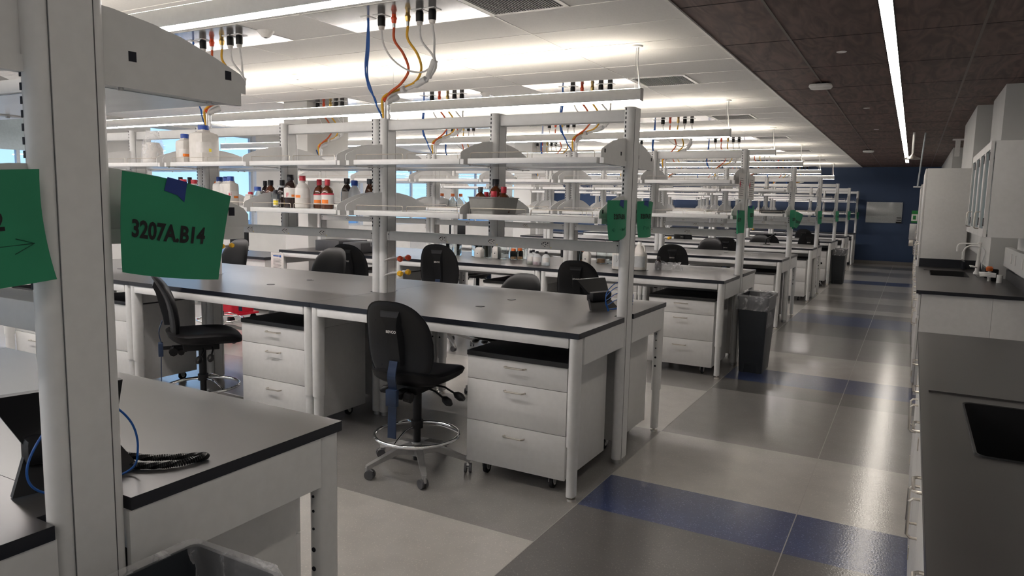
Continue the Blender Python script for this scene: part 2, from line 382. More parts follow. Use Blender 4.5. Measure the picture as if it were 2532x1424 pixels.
# sensors, discs, access points
def sensor():
    t = thing('occupancy_sensor', '', 'sensor', group='white dome sensors on the ceiling')
    b = MB(); b.lathe([(.018, -.05), (.030, -.045), (.062, -.008), (.066, 0)], (0, 0, CZ), 'tbar', 24); b.build('sensor_body', t)
    b = MB(); b.lathe([(.010, -.054), (.017, -.048)], (0, 0, CZ), 'rubber', 16); b.build('lens', t); return t
s0 = sensor()
for i, (x, y) in enumerate([(-3.065, .76), (-3.09, 4.1), (-4.3, 2.3)]):
    lab = ['white dome sensor on the ceiling nearest the camera', 'white dome sensor above the first pendant light', 'small white dome sensor further left on the ceiling'][i]
    if i == 0: s0.location = (x, y, 0); s0['label'] = lab
    else: dup(s0, None, (x, y, 0), 0, lab)
for i, (x, y, l) in enumerate([(-2.744, 2.842, 'flat round sprinkler cover on the white ceiling'), (.834, 3.244, 'flat round sprinkler cover on the wooden ceiling, nearest one'), (.83, 6.9, 'flat round sprinkler cover on the wooden ceiling, middle one'), (.83, 9.6, 'flat round sprinkler cover on the wooden ceiling, farthest one')]):
    b = MB(); b.lathe([(.036, -.004), (.040, 0)], (x, y, CZ), 'tbar', 24); tag(b.build('sprinkler_cover'), l, 'sprinkler', 'flat round ceiling covers')
for i, (x, y) in enumerate([(.52, 4.75), (.51, 13.8)]):
    t = thing('wireless_access_point', ['white rounded wireless access point hanging under the wooden ceiling, nearer one', 'white rounded wireless access point under the wooden ceiling, farther one'][i], 'access point', (x, y, CZ), 0, 'wireless access points')
    b = MB(); b.lathe([(.06, -.062), (.098, -.056), (.110, -.040), (.106, -.022), (.08, -.018)], (0, 0, 0), 'tbar', 28, sq=4); b.build('casing', t)
    b = MB(); b.box(-.05, .05, -.03, .03, -.02, 0, 'black'); b.build('bracket', t)
# emergency shower
t = thing('emergency_shower', 'white emergency shower head hanging from the ceiling by the blue wall', 'shower', (1.359, 10.23, 0))
b = MB(); b.cyl((0, 0, CZ), (0, 0, 2.50), .017, .017, 'tbar', 12); b.build('pipe', t)
b = MB(); b.lathe([(.125, 2.425), (.128, 2.43), (.10, 2.45), (.05, 2.475), (.03, 2.50), (.022, 2.52)], (0, 0, 0), 'steel', 28); b.build('shower_head', t)
b = MB(); b.cyl((.16, .1, CZ), (.11, .1, 1.98), .012, .012, 'frame', 8); b.tube([(.05, .1, 1.98), (.17, .1, 1.98)], .012, 'wcable', 8); b.build('pull_rod', t)
b = MB(); b.box(1.95, 2.12, 11.6, 11.72, CZ-.02, CZ, 'tbar'); b.box(1.998, 2.072, 11.625, 11.7, CZ-.3, CZ-.02, 'tbar')
tag(b.build('hanging_bracket'), 'white bracket hanging down from the wooden ceiling over the cabinets', 'bracket')
t = thing('wall_sign', 'green sign on the white chase, half hidden by the wall cabinet', 'sign', (2.40, 13.595, 2.51))
b = MB(); b.box(-.18, 0, -.004, .004, 0, .28, 'exitg'); b.build('panel', t)
link('lettering', text('S', .13, 'label'), t, (-.08, -.006, .14), (pi/2, 0, 0))

# ceiling service panels with ports
def service_panel():
    t = thing('service_panel', '', 'service panel', group='polished ceiling service panels')
    b = MB(); b.box(-.604, .604, -.287, .287, CZ-.004, CZ-.001, 'gloss'); b.build('panel', t)
    P = [(-.22, 'plate'), (-.10, 'plug'), (.01, 'ovalve'), (.13, 'brass'), (.23, 'plug'), (.335, 'plug')]
    for i, (x, k) in enumerate(P):
        b = MB(); yy = -.035
        if k == 'plate': b.box(x-.035, x+.035, yy-.05, yy+.05, CZ-.008, CZ-.004, 'alu'); b.build('cable_plate', t)
        elif k == 'plug':
            b.box(x-.045, x+.045, yy-.045, yy+.045, CZ-.008, CZ-.004, 'alu'); b.lathe([(.010, -.100), (.020, -.096), (.022, -.075), (.022, -.07)], (x, yy, CZ), 'label', 16)
            b.lathe([(.024, -.075), (.027, -.07), (.027, -.02), (.024, -.008)], (x, yy, CZ), 'black', 16); b.build('power_socket', t)
        else:
            b.lathe([(.007, -.10), (.011, -.09), (.011, -.06)], (x, yy, CZ), 'alu', 10); b.lathe([(.013, -.065), (.019, -.055), (.019, -.04), (.023, -.035), (.023, -.028), (.016, -.02), (.016, 0)], (x, yy, CZ), k, 6)
            b.build('gas_port', t)
    return t
sp = service_panel()
def hoses(top=0):
    """bundle from a service panel at (0,0,CZ) down to the bench top rail at (dx,dy,2.14)"""
    t = thing('hose_bundle', '', 'hose', group='utility hoses hanging from the ceiling')
    dx, dy = -.06, .01; zt = 2.14
    def tb(n, pts, r, m, lab=None): b = MB(); b.tube(smooth(pts, 6), r, m, 8); b.build(n, t, label=lab)
    tb('air_hose', [(.01, .02, CZ-.09), (.015, .02, CZ-.18), (.07, .05, CZ-.27), (.10, .07, CZ-.38), (.04, .06, CZ-.47), (dx+.02, .04, CZ-.53), (dx, dy, CZ-.6), (dx, dy, zt+.01)], .0095, 'ohose', 'orange hose')
    tb('vacuum_hose', [(.13, .02, CZ-.09), (.13, .02, CZ-.18), (.19, .05, CZ-.28), (.21, .07, CZ-.38), (.14, .09, CZ-.46), (.0, .10, CZ-.50), (dx-.01, dy-.01, CZ-.57), (dx-.005, dy-.01, zt+.01)], .009, 'yhose', 'yellow hose')
    for q, (sx_, o2) in enumerate([(.23, 0), (.335, .012)]):
        tb('power_cable', [(sx_, .02, CZ-.10), (sx_+.01, .03, CZ-.2), (.32+o2, .05, CZ-.30), (.33, .06+o2, CZ-.38), (.25, .07, CZ-.46), (.12, .09, CZ-.495+o2), (.0, .10, CZ-.515), (dx+.02, dy, CZ-.58), (dx+.03+o2, dy, zt+.01)], .008, 'wcable')
    tb('power_cable', [(-.10, .02, CZ-.10), (-.08, .02, CZ-.2), (-.02, .04, CZ-.30), (.10, .06, CZ-.38), (.22, .07, CZ-.40), (.32, .06, CZ-.36)], .0065, 'wcable')
    for p, q in [((.33, .06, CZ-.33), (.27, .07, CZ-.44)), ((.25, .07, CZ-.45), (.16, .085, CZ-.48)), ((.05, .095, CZ-.50), (.02, .1, CZ-.505)), ((dx+.03, .11, CZ-.55), (dx+.01, dy, CZ-.60))]:
        b = MB(); b.cyl(p, q, .024, .022, 'wcable', 10); b.build('wrap', t)
    b = MB(); b.cyl((dx, dy, zt+.12), (dx, dy, zt), .013, .013, 'alu', 10); b.cyl((dx+.03, dy, zt+.10), (dx+.03, dy, zt), .012, .012, 'alu', 10); b.lathe([(.018, 0), (.022, .01), (.018, .02)], (dx, dy, zt+.13), 'ovalve', 8); b.build('coupling', t)
    return t
def bluecables():
    t = thing('data_cables', '', 'cable', group='blue data cables hanging from the ceiling')
    for q in range(5):
        j = lambda a: random.uniform(-a, a)
        b = MB(); b.tube(smooth([(-.22+j(.006), .02, CZ-.004), (-.225+j(.012), .02, CZ-.2), (-.235+j(.02), .03+j(.01), CZ-.36), (-.235+j(.02), .05, CZ-.47), (-.20+j(.02), .05, CZ-.56), (-.15, .03, CZ-.62), (-.09, .01+j(.01), 2.17), (-.07, .01, 2.13)], 6), .0052, 'bcable', 6); b.build('cable', t)
    return t
hb = hoses(); bc = bluecables(); first = True
PX = {0: -1.70, 1: -3.60, 2: -5.50}
wd_ = ['near the aisle', 'halfway along', 'by the windows']
for r in range(0, 7):
    for mI in range(3):
        if r > 3 and mI == 2: continue
        px = (-1.816, -3.70, -5.58)[mI]; y = ROW*r
        l = lambda a: '%s above the %s bench row, %s' % (a, ORD[r+1], wd_[mI])
        args = [(sp, (px, y+.795, 0), l('polished ceiling panel with plugs and ports')), (hb, (px, y+.74, 0), l('orange, yellow and white hose bundle hanging')), (bc, (px, y+.74, 0), l('bunch of blue data cables hanging'))]
        for ob, lc, lab in args:
            if first: ob.location = lc; ob['label'] = lab
            else: dup(ob, None, lc, 0, lab)
        first = False

# ================================================================== BENCHES
ML = 1.88; BW = 1.495; YC = BW/2; PW = .155; PT = .065; HT = .914
L_U, L_L = 1.833, 1.503      # shelf top heights
def post_mesh(z0, full=True):
    b = MB(); b.stad(0, 0, PT-.005, PW-.002, z0, 2.135, 'white'); b.stad(0, 0, PT, PW, 2.132, 2.140, 'white')
    b.box(PT/2-.004, PT/2, -.042, .042, z0+.001, 2.13, 'white')
    for q in (-.044, .044): b.box(PT/2-.001, PT/2+.0002, q-.0007, q+.0007, z0+.001, 2.13, 'rubber')
    for i in range(30):
        z = 1.385+i*.0254
        for sgn in (-1, 1): b.box(-.016, -.009, sgn*(PW/2-.005)-.003, sgn*(PW/2-.005)+.003, z, z+.014, 'hole')
    if full: b.cyl((0, -.03, 0), (0, -.03, .03), .03, .03, 'alu', 14); b.cyl((0, .03, 0), (0, .03, .03), .03, .03, 'alu', 14)
    return b
def outlet_mesh(sg):
    b = MB(); b.box(-.029, .029, min(0, sg*.004), max(0, sg*.004), -.019, .019, 'label', b=.0008)
    f = sg*.0045; y0, y1 = min(sg*.003, f), max(sg*.003, f)
    for x, z, w, h in [(-.024, .002, .003, .004), (.004, 0, .003, .004), (-.014, .009, .0035, .004), (.017, .009, .0035, .004), (-.014, -.008, .004, .0015), (.017, -.008, .004, .0015), (-.002, .013, .006, .002), (-.003, -.013, .004, .0018)]:
        b.box(x-w, x+w, y0, y1, z-h, z+h, 'hole')
    b.box(.036, .041, min(0, sg*.001), max(0, sg*.001), -.022, -.016, 'lyellow'); return b
def wing_mesh(z, holes=True):   # z = shelf top
    b = MB(); A = [(.447, .027), (.432, .043), (.354, .072), (.268, .099), (.20, .113), (.107, .125), (0, .129)]
    pts = [(YC-p, z+q) for p, q in A]+[(YC+p, z+q) for p, q in A[::-1][1:]]+[(YC+.447, z-.003), (YC-.447, z-.003)]
    b.prism(pts, 'x', -.0022, .0022, 'white')
    b.prism([(YC-.426, z-.003), (YC-.426, z-.034), (YC+.426, z-.034), (YC+.426, z-.003)], 'x', -.014, .010, 'white')
    for p in ((.148, .395) if holes else ()):
        for sg in (-1, 1):
            b.box(-.0028, .0028, YC+sg*p-.009, YC+sg*p+.009, z+.024, z+.045, 'hole')
    for p in (.12, .34):
        for sg in (-1, 1): b.cyl((0, YC+sg*p, z-.040), (0, YC+sg*p, z-.033), .006, .006, 'alu', 8)
    return b
def rail_mesh(w):
    b = MB(); h = .034; r = .008; pts = [(-w/2, 0, 0), (-w/2, 0, h-r), (-w/2+r*.3, 0, h-r*.3), (-w/2+r, 0, h), (w/2-r, 0, h), (w/2-r*.3, 0, h-r*.3), (w/2, 0, h-r), (w/2, 0, 0)]
    return b.tube(pts, .0022, 'steel', 6)
PLAIN = {}
def bench_module():
    t = thing('lab_bench', '', 'lab bench', (0, 0, 0), 0, 'white lab bench sections with black tops')
    g = .0015; nx = PT+.004; ny = PW/2+.002
    for sg, nm in ((-1, 0), (1, 1)):
        f = (lambda y: y) if sg < 0 else (lambda y: BW-y)
        yc = YC-.001
        pts = [(-g, 0), (-g, yc-ny), (-nx, yc-ny), (-nx, yc), (-ML+nx, yc), (-ML+nx, yc-ny), (-ML+g, yc-ny), (-ML+g, 0)]
        b = MB(); P = [(x, f(y)) for x, y in pts]; n = len(P)
        z1, z0, zb = HT, HT-.003, HT-.030
        b.add([(x, y, z1) for x, y in P], [tuple(range(n)) if sg > 0 else tuple(range(n-1, -1, -1))], 'top')
        b.prism(P, 'z', zb, z1-.0003, 'edge'); b.build('worktop', t)
        b = MB(); b.lathe([(.030, 0), (.030, .0025), (.026, .0035), (0, .0035)], (-.925, .53 if sg < 0 else .945, HT), 'dgrey', 24); b.build('cable_grommet', t, label='round grey cable grommet')
        # legs
        for x in (-.035, -ML+.035):
            yl = f(.043); b = MB(); b.stad(x, yl, .056, .088, .30, HT-.031, 'white'); b.stad(x, yl, .046, .074, .026, .31, 'white')
            b.cyl((x, yl, 0), (x, yl, .012), .026, .024, 'steel', 14); b.cyl((x, yl, .01), (x, yl, .03), .008, .008, 'steel', 8)
            yi = yl-sg*.0445
            for q, hz in enumerate((.70, .655, .60, .535, .475)): b.cyl((x, yi-.001, hz), (x, yi+.001, hz), .0045+.003*(q > 2), .0045+.003*(q > 2), 'hole', 10)
            b.build('leg', t)
        for x in (-.004, -ML+.018):
            a, c_ = sorted((f(.086), f(YC-ny+.003))); b = MB(); b.box(x-.014, x, a, c_, .735, HT-.031, 'white'); b.build('end_apron', t)
        a, c_ = sorted((f(.004), f(.03))); b = MB(); b.box(-ML+.062, -.062, a, c_, HT-.085, HT-.031, 'white', b=.004); b.build('front_rail', t)
        a, c_ = sorted((f(.60), f(.606))); b = MB(); b.box(-ML+.07, -.07, a, c_, .74, HT-.032, 'white'); b.build('back_rail', t)
    me = post_mesh(.03)
    p = me.build('post', t, (-PT/2, YC, 0)); q = dup(p, t, (-ML+PT/2, YC, 0))
    post_mesh(1.3535, False).build('post', t, (-ML/2, YC, 0))
    for a, c_ in ((-ML/2+PT/2, -PT), (-ML+PT, -ML/2-PT/2)):
        b = MB(); b.box(a, c_, YC-.035, YC+.035, 2.062, 2.130, 'white', b=.004); b.build('top_beam', t)
    b = MB(); b.box(-ML+PT-.01, -PT+.01, YC-.046, YC+.046, 1.290, 1.353, 'white', b=.004)
    for x in (-PT-.012, -ML+PT+.012):
        b.tube(smooth([(x, YC-.047, 1.335), (x-.004*0, YC-.055, 1.30), (x+(.018 if x < -1 else -.0)*-1, YC-.057, 1.255), (x+.004, YC-.058, 1.24), (x+.012, YC-.055, 1.27), (x+.01, YC-.05, 1.365)], 4), .0013, 'alu', 5)
        b.cyl((x, YC-.049, 1.335), (x, YC-.045, 1.335), .004, .004, 'hole', 8)
    pr = b.build('power_rail', t)
    om = outlet_mesh(-1); o0 = om.build('outlet', pr, (-.555, YC-.046, 1.32)); dup(o0, pr, (-.947, YC-.046, 1.32)); dup(o0, pr, (-1.338, YC-.046, 1.32))
    om = outlet_mesh(1); o0 = om.build('outlet', pr, (-.555, YC+.046, 1.32)); dup(o0, pr, (-.947, YC+.046, 1.32)); dup(o0, pr, (-1.338, YC+.046, 1.32))
    rm = rail_mesh(.385); sb = None
    for z in (L_U, L_L):
        w0 = wing_mesh(z).build('shelf_bracket', t, (-.040, 0, 0)); w1 = wing_mesh(z, False).build('shelf_bracket', t, (-ML/2, 0, 0)); dup(w1, t, (-ML+.040, 0, 0)); PLAIN[w0.data.name] = w1.data
        for a, c_ in ((-ML/2+.03, -.078), (-ML+.078, -ML/2-.03)):
            for sg in (-1, 1):
                y0, y1 = sorted((YC+sg*.4125, YC+sg*.085))
                b = MB(); b.box(a, c_, y0, y1, z-.031, z, 'white', b=.0015); b.box(a+.01, c_-.01, y0+.01, y1-.01, z-.0325, z-.0305, 'under')
                sh = b.build('shelf', t)
                for k in (-1, 1):
                    xm = (a+c_)/2+k*.208
                    if sb is None: sb = rm.build('guard_rail', sh, (xm, YC+sg*.405, z))
                    else:
                        d = sb.copy(); COL.objects.link(d); d.parent = sh; d.location = (xm, YC+sg*.405, z)
    return t
bench = bench_module()
MODW = ['at the aisle end', 'in the middle', 'at the window end']
benches = {}
for r in range(0, 8):
    for m in range(3):
        lab = 'white lab bench section with black top, %s of the %s row' % (MODW[m], ORD[r]); lc = (-ML*m, ROW*(r-1), 0)
        if r == 0 and m == 0: bench.location = lc; bench['label'] = lab; benches[r, m] = bench
        else: benches[r, m] = dup(bench, None, lc, 0, lab)
        if m > 0:
            for c_ in benches[r, m].children:
                if c_.data and c_.data.name in PLAIN: c_.data = PLAIN[c_.data.name]
# last row stands against the wall: keep only its front half
for m in range(3):
    for ch in list(benches[7, m].children):
        n = ch.name.split('.')[0]; cen = sum(((Vector(v.co)) for v in ch.data.vertices), Vector())/len(ch.data.vertices) if n in ('worktop', 'leg', 'end_apron', 'front_rail', 'shelf', 'cable_grommet', 'back_rail') else None
        if cen is not None and cen.y > YC+.05:
            for g2 in list(ch.children): bpy.data.objects.remove(g2)
            bpy.data.objects.remove(ch)
# gas valves on the left post of a section
def valve(col):
    b = MB(); z = 0
    b.cyl((0, 0, 0), (.05, 0, 0), .013, .010, 'wcable', 10); b.cyl((.03, -.004, 0), (.03, -.075, 0), .012, .010, 'wcable', 10)
    b.tube([(.03, -.07, 0), (.03, -.10, -.002), (.03, -.135, -.01)], [.009, .006, .0035], 'wcable', 8); return b
def valve_on(root, z, col):
    v = valve(col).build('gas_valve', root, (-ML+PT+.003, YC+.01, z))
    for y, x in ((.03, .06), (.0, .12)):
        b = MB(); b.lathe([(.013, 0), (.020, .006), (.023, .02), (.018, .034), (.006, .036)], (0, 0, 0), col, 6); b.build('knob', v, (.05 if y else .05, y*0+(.0 if x < .1 else .0), 0), (0, pi/2, 0), label='%s knob' % ('orange' if col == 'ovalve' else 'yellow')) if x < .1 else None
        b = MB(); b.lathe([(.013, 0), (.020, .006), (.023, .02), (.018, .034), (.006, .036)], (0, 0, 0), col, 6)
        if x > .1: b.cyl((0, 0, -.03), (0, 0, .002), .010, .010, 'wcable', 8); b.build('knob', v, (.045, .10, .003), (0, pi/2, .0), label='%s knob' % ('orange' if col == 'ovalve' else 'yellow'))
    b = MB(); b.cyl((.03, 0, 0), (.03, .10, 0), .011, .011, 'wcable', 8); b.build('cross_pipe', v)
valve_on(benches[1, 0], 1.158, 'ovalve'); valve_on(benches[1, 0], 1.052, 'yvalve')
for r in range(2, 6): valve_on(benches[r, 0], 1.10, 'yvalve')
valve_on(benches[1, 1], 1.158, 'yvalve')

# ------------------------------------------------------------------ mobile pedestals
def pedestal():
    t = thing('mobile_pedestal', '', 'drawer cabinet', (0, 0, 0), 0, 'white three drawer mobile pedestals')
    w, d = .63, .57
    b = MB(); b.box(-w/2, w/2, .018, d, .085, .705, 'whitepanel', b=.001); b.build('body', t)
    b = MB(); b.box(-w/2-.003, w/2+.003, -.004, d+.003, .7055, .733, 'slab', b=.0015); b.build('top_slab', t)
    for z0, z1, hz in ((.574, .7035, .668), (.330, .571, .531), (.080, .327, .270)):
        b = MB(); b.box(-w/2+.001, w/2-.001, 0, .0175, z0, z1, 'whitepanel', b=.0012); dr = b.build('drawer', t)
        b = MB(); hw = .062; b.tube([(-hw, 0, hz), (-hw, -.018, hz), (-hw+.008, -.026, hz), (hw-.008, -.026, hz), (hw, -.018, hz), (hw, 0, hz)], .005, 'steel', 8); b.build('handle', dr)
    b = MB(); b.cyl((-.008, 0, .034), (.010, 0, .034), .034, .034, 'black', 18); b.cyl((-.012, 0, .034), (-.009, 0, .034), .014, .014, 'label', 12); b.cyl((.011, 0, .034), (.014, 0, .034), .014, .014, 'label', 12)
    b.prism([(-.03, .084), (-.026, .04), (.0, .028), (.012, .05), (.03, .084)], 'x', -.017, -.0145, 'alu'); b.prism([(-.03, .084), (-.026, .04), (.0, .028), (.012, .05), (.03, .084)], 'x', .0155, .018, 'alu'); b.box(-.02, .02, -.03, .03, .080, .085, 'alu')
    c0 = b.build('caster', t, (-w/2+.10, .07, 0)); dup(c0, t, (w/2-.10, .07, 0)); dup(c0, t, (-w/2+.10, d-.07, 0)); dup(c0, t, (w/2-.10, d-.07, 0))
    return t
ped = pedestal(); first = True
pl = []
for r in range(0, 8):
    for m in range(3):
        if r == 0 and m > 0: continue
        if r > 4 and m > 1: continue
        xc = -ML*m-.41
        if r > 0: pl.append((xc, ROW*(r-1)+.08, 0, 'facing the camera under the %s row %s' % (ORD[r], ['by the aisle', 'middle bay', 'window bay'][m])))
        if r < 7 and m < 2: pl.append((xc, ROW*(r-1)+BW-.08, pi, 'turned away under the back of the %s row %s' % (ORD[r], ['by the aisle', 'middle bay', 'window bay'][m])))
pl.append((-5.27, .08, 0, 'at the window end of the second row, left of the big post'))
for x, y, rz, l in pl:
    lab = 'white drawer pedestal '+l
    if first: ped.location = (x, y, 0); ped.rotation_euler = (0, 0, rz); ped['label'] = lab; first = False
    else: dup(ped, None, (x, y, 0), rz, lab)

# ------------------------------------------------------------------ chairs
def disc_pad(outline, top, bot, warp, m, R=12, N=40):
    """closed cushion: outline(a)->(x,y); top/bot(r)->offset; warp maps (x,y,h)->3-D"""
    b = MB(); vs = []
    for side in (1, -1):
        for i in range(R+1):
            r = (i/R)**.6
            for k in range(N):
                a = 2*pi*k/N; x, y = outline(a); h = top(r, x*r, y*r) if side > 0 else bot(r, x*r, y*r); vs.append(warp(x*r, y*r, h))
    fs = []; n = (R+1)*N
    for s_ in (0, 1):
        for i in range(R):
            for k in range(N):
                q = (s_*n+i*N+k, s_*n+i*N+(k+1) % N, s_*n+(i+1)*N+(k+1) % N, s_*n+(i+1)*N+k); fs.append(q if s_ == 1 else q[::-1])
    for k in range(N): fs.append((R*N+k, R*N+(k+1) % N, n+R*N+(k+1) % N, n+R*N+k)[::-1])
    return b.add(vs, fs, m)
def superell(a, w, h, e):
    c_, s_ = cos(a), sin(a); return (w*math.copysign(abs(c_)**(2/e), c_), h*math.copysign(abs(s_)**(2/e), s_))
SH = .585
def chair():
    t = thing('lab_chair', '', 'chair', (0, 0, 0), 0, 'black lab chairs with chrome foot rings')
    def wseat(x, y, h):
        z = SH+h-.028*max(0, (y-.10)/.15)**2+.018*(abs(x)/.22)**2+.03*max(0, (-y-.1)/.13)**2; return (x, y+.02, z)
    b = disc_pad(lambda a: superell(a, .240, .255, 3.0), lambda r, x, y: .028*(1-r**6)**.5, lambda r, x, y: -.058*(1-r**5)**.5, wseat, 'blackfab'); b.build('seat', t)
    by = -.235
    def wback(x, y, h):   # x width, y height about .83, h thickness (front +)
        return (x*(1-.10*max(0, y/.24)), by+h+.35*x*x-.045*(y/.24)-.04*max(0, y/.24)**2+.03*(1-(y/.24)**2), .80+y)
    b = disc_pad(lambda a: superell(a, .212, .240, 2.9), lambda r, x, y: .042*(1-r**5)**.5, lambda r, x, y: 0, wback, 'blackfab')
    b.build('back_cushion', t)
    b = disc_pad(lambda a: superell(a, .205, .233, 2.9), lambda r, x, y: .0, lambda r, x, y: -.018*(1-r**8)**.5, wback, 'shell')
    for x, y in ((-.12, .12), (-.13, -.02), (.13, -.02), (-.11, -.14), (.11, -.14)):
        p = Vector(wback(x, y, -.018)); b.cyl(p, p+Vector((0, -.0015, 0)), .004, .004, 'hole', 8)
    sh = b.build('back_shell', t)
    # spine cover: chamfered housing
    b = MB(); prof = [(.185, .060, .002, .060), (.15, .062, .035, .052), (.10, .052, .040, .034), (-.07, .048, .042, .032), (-.125, .046, .040, .034)]; vs = []
    for y, wo, d, wi in prof:
        p0 = wback(0, y, -.012)[1]; z = .80+y
        vs += [(-wo, p0+.012, z), (-wi, p0-d, z), (wi, p0-d, z), (wo, p0+.012, z)]
    fs = []
    for i in range(4):
        for k in range(3): fs.append((i*4+k, (i+1)*4+k, (i+1)*4+k+1, i*4+k+1))
    fs += [(16, 17, 18, 19)[::-1], (0, 1, 2, 3)]; b.add(vs, fs, 'shell'); sc = b.build('spine_cover', t)
    lm = text('BEVCO', .020, 'label', bold=.03); lo = link('logo_lettering', lm, sc, (0, (lambda a, c: a+(c-a)*.2)(wback(0, .10, -.012)[1]-.040, wback(0, -.07, -.012)[1]-.042)-.0045, .866), (pi/2-.02, 0, 0))
    # back bar
    b = MB(); cur = smooth([(0, by-.022, .70), (0, by-.045, .62), (0, by-.030, .53), (0, by-.035, .45), (0, by-.04, .27)], 5)
    for i in range(len(cur)-1):
        p, q = cur[i], cur[i+1]; b.add([(-.026, p.y, p.z), (.026, p.y, p.z), (.026, q.y, q.z), (-.026, q.y, q.z), (-.026, p.y+.006, p.z), (.026, p.y+.006, p.z), (.026, q.y+.006, q.z), (-.026, q.y+.006, q.z)], [(0, 3, 2, 1), (4, 5, 6, 7), (0, 4, 7, 3), (1, 2, 6, 5), (0, 1, 5, 4), (3, 7, 6, 2)], 'bluemet')
    b.build('back_bar', t, label='blue black flat metal bar')
    b = MB(); b.box(-.034, .034, by-.05, by-.018, .45, .545, 'bluemet', b=.004); b.box(-.03, .03, by-.03, -.02, .498, .512, 'black'); b.box(-.075, .075, -.13, .11, .485, .535, 'black', b=.006); b.box(-.02, .02, -.2, -.1, .47, .52, 'black', b=.004)
    b.cyl((.035, -.19, .49), (.075, -.19, .485), .03, .03, 'black', 8); b.cyl((.0, -.14, .48), (.05, -.14, .475), .022, .022, 'black', 8); b.build('tilt_mechanism', t)
    for pts in ([(.06, .0, .50), (.12, .0, .485), (.20, -.03, .455)], [(.06, .06, .505), (.15, .06, .50), (.24, .04, .47)], [(-.06, .03, .50), (-.13, .03, .49), (-.20, .01, .465)]):
        b = MB(); b.tube(pts, .006, 'black', 8); p = Vector(pts[-1]); d = (p-Vector(pts[-2])).normalized(); b.tube([p-d*.02, p, p+d*.03, p+d*.055], [.010, .022, .024, .012], 'black', 10); b.build('lever', t)
    b = MB(); b.cyl((0, 0, .49), (0, 0, .30), .026, .026, 'black', 16); b.cyl((0, 0, .30), (0, 0, .255), .036, .036, 'black', 16); b.cyl((0, 0, .255), (0, 0, .06), .022, .022, 'black', 16); b.build('gas_column', t)
    b = MB(); RR = .245; zr = .215; b.tube([(RR*cos(2*pi*i/40), RR*sin(2*pi*i/40), zr) for i in range(40)], .011, 'chrome', 10, closed=True)
    for k in range(3):
        a = 2*pi*k/3+.5; b.tube(smooth([(.03*cos(a), .03*sin(a), .27), (.12*cos(a), .12*sin(a), .268), (.20*cos(a), .20*sin(a), .24), (.243*cos(a), .243*sin(a), .216)], 4), .006, 'chrome', 8)
    b.build('foot_ring', t)
    b = MB(); b.cyl((0, 0, .09), (0, 0, .17), .036, .032, 'alu', 16)
    for k in range(5):
        a = 2*pi*k/5+.35; e = Vector((cos(a), sin(a), 0)); s_ = Vector((-sin(a), cos(a), 0))
        R = [(.025, .165, .095, .024), (.12, .155, .115, .020), (.22, .115, .085, .017), (.30, .085, .062, .015), (.315, .078, .058, .012)]; vs = []
        for q, zt, zb, ww in R: vs += [e*q+s_*ww+Vector((0, 0, zt)), e*q-s_*ww+Vector((0, 0, zt)), e*q-s_*ww*.8+Vector((0, 0, zb)), e*q+s_*ww*.8+Vector((0, 0, zb))]
        fs = [(i*4+j, i*4+(j+1) % 4, i*4+4+(j+1) % 4, i*4+4+j) for i in range(4) for j in range(4)]+[(0, 3, 2, 1), (16, 17, 18, 19)]; b.add(vs, fs, 'alu')
    b.build('star_base', t)
    b = MB()
    for x in (-.014, .014): b.cyl((x-.007, -.012, .027), (x+.007, -.012, .027), .027, .027, 'rubber', 16)
    b.cyl((-.018, -.012, .027), (.018, -.012, .027), .006, .006, 'alu', 8); b.prism([(-.03, .045), (-.012, .058), (.014, .056), (.014, .035), (-.01, .03)], 'x', -.007, .007, 'alu'); b.cyl((0, .008, .04), (0, .008, .068), .009, .009, 'alu', 10)
    c0 = None
    for k in range(5):
        a = 2*pi*k/5+.35; lc = (.305*cos(a), .305*sin(a), 0); rz = a+k*1.3
        if c0 is None: c0 = b.build('caster', t, lc, (0, 0, rz))
        else: dup(c0, t, lc, rz)
    return t
ch = chair()
CH = [(-1.0, -.03, 6, 1.0, 'black lab chair in front of the second bench row nearest the aisle, showing its back'),
      (-2.95, .02, -34, 1.0, 'black lab chair turned sideways below the largest green sign'),
      (-1.36, 1.62, 176, .955, 'black lab chair behind the second row, its rounded back seen beyond the worktop'),
      (-1.26, 2.98, 7, 1.025, 'black lab chair facing the third row, just left of the desk phone'),
      (-2.93, 3.06, 17, 1.09, 'black lab chair facing the third row beside the orange gas valves'),
      (-3.68, 1.90, 185, 1.04, 'black lab chair with smooth back toward the camera behind the middle of the second row'),
      (-3.86, 2.75, 12, 1.06, 'black lab chair half hidden behind the twin posts of the second row'),
      (-5.16, 1.95, 180, 1.06, 'black lab chair behind the right edge of the largest green sign'),
      (-1.36, 6.25, 12, 1.04, 'black lab chair facing the fourth row, right of the white jugs'),
      (-1.47, 8.45, 178, 1.03, 'black lab chair behind the fourth row with its plain rounded back to the camera'),
      (-1.37, 9.48, 8, 1.03, 'black lab chair facing the fifth row with its logo visible'),
      (-2.75, 6.25, -5, 1.05, 'black lab chair facing the fourth row just behind the second green sign'),
      (-3.9, 5.3, 175, 1.05, 'black lab chair left of the small green sign, seen above the power rail'),
      (-1.25, 11.7, 182, 1.0, 'black lab chair behind the fifth row beside the black desk arm'),
      (-1.15, 12.75, -5, 1.0, 'black lab chair facing the sixth row behind the black desk arm'),
      (-.40, 12.55, 8, 1.05, 'black lab chair facing the sixth row nearest the aisle'),
      (-3.2, 9.5, -10, 1.03, 'black lab chair facing the fifth row, further from the aisle'),
      (-3.0, 12.7, 0, 1.05, 'black lab chair facing the sixth row, further from the aisle'),
      (-.9, 16.0, 0, 1.05, 'black lab chair facing the seventh row')]
for i, (x, y, rd, sc_, l) in enumerate(CH):
    rz = radians(rd); o = ch
    if i == 0: ch.location = (x, y, 0); ch.rotation_euler = (0, 0, rz); ch['label'] = l
    else: o = dup(ch, None, (x, y, 0), rz, l)
    if sc_ != 1.0: o.scale = (1, 1, sc_)

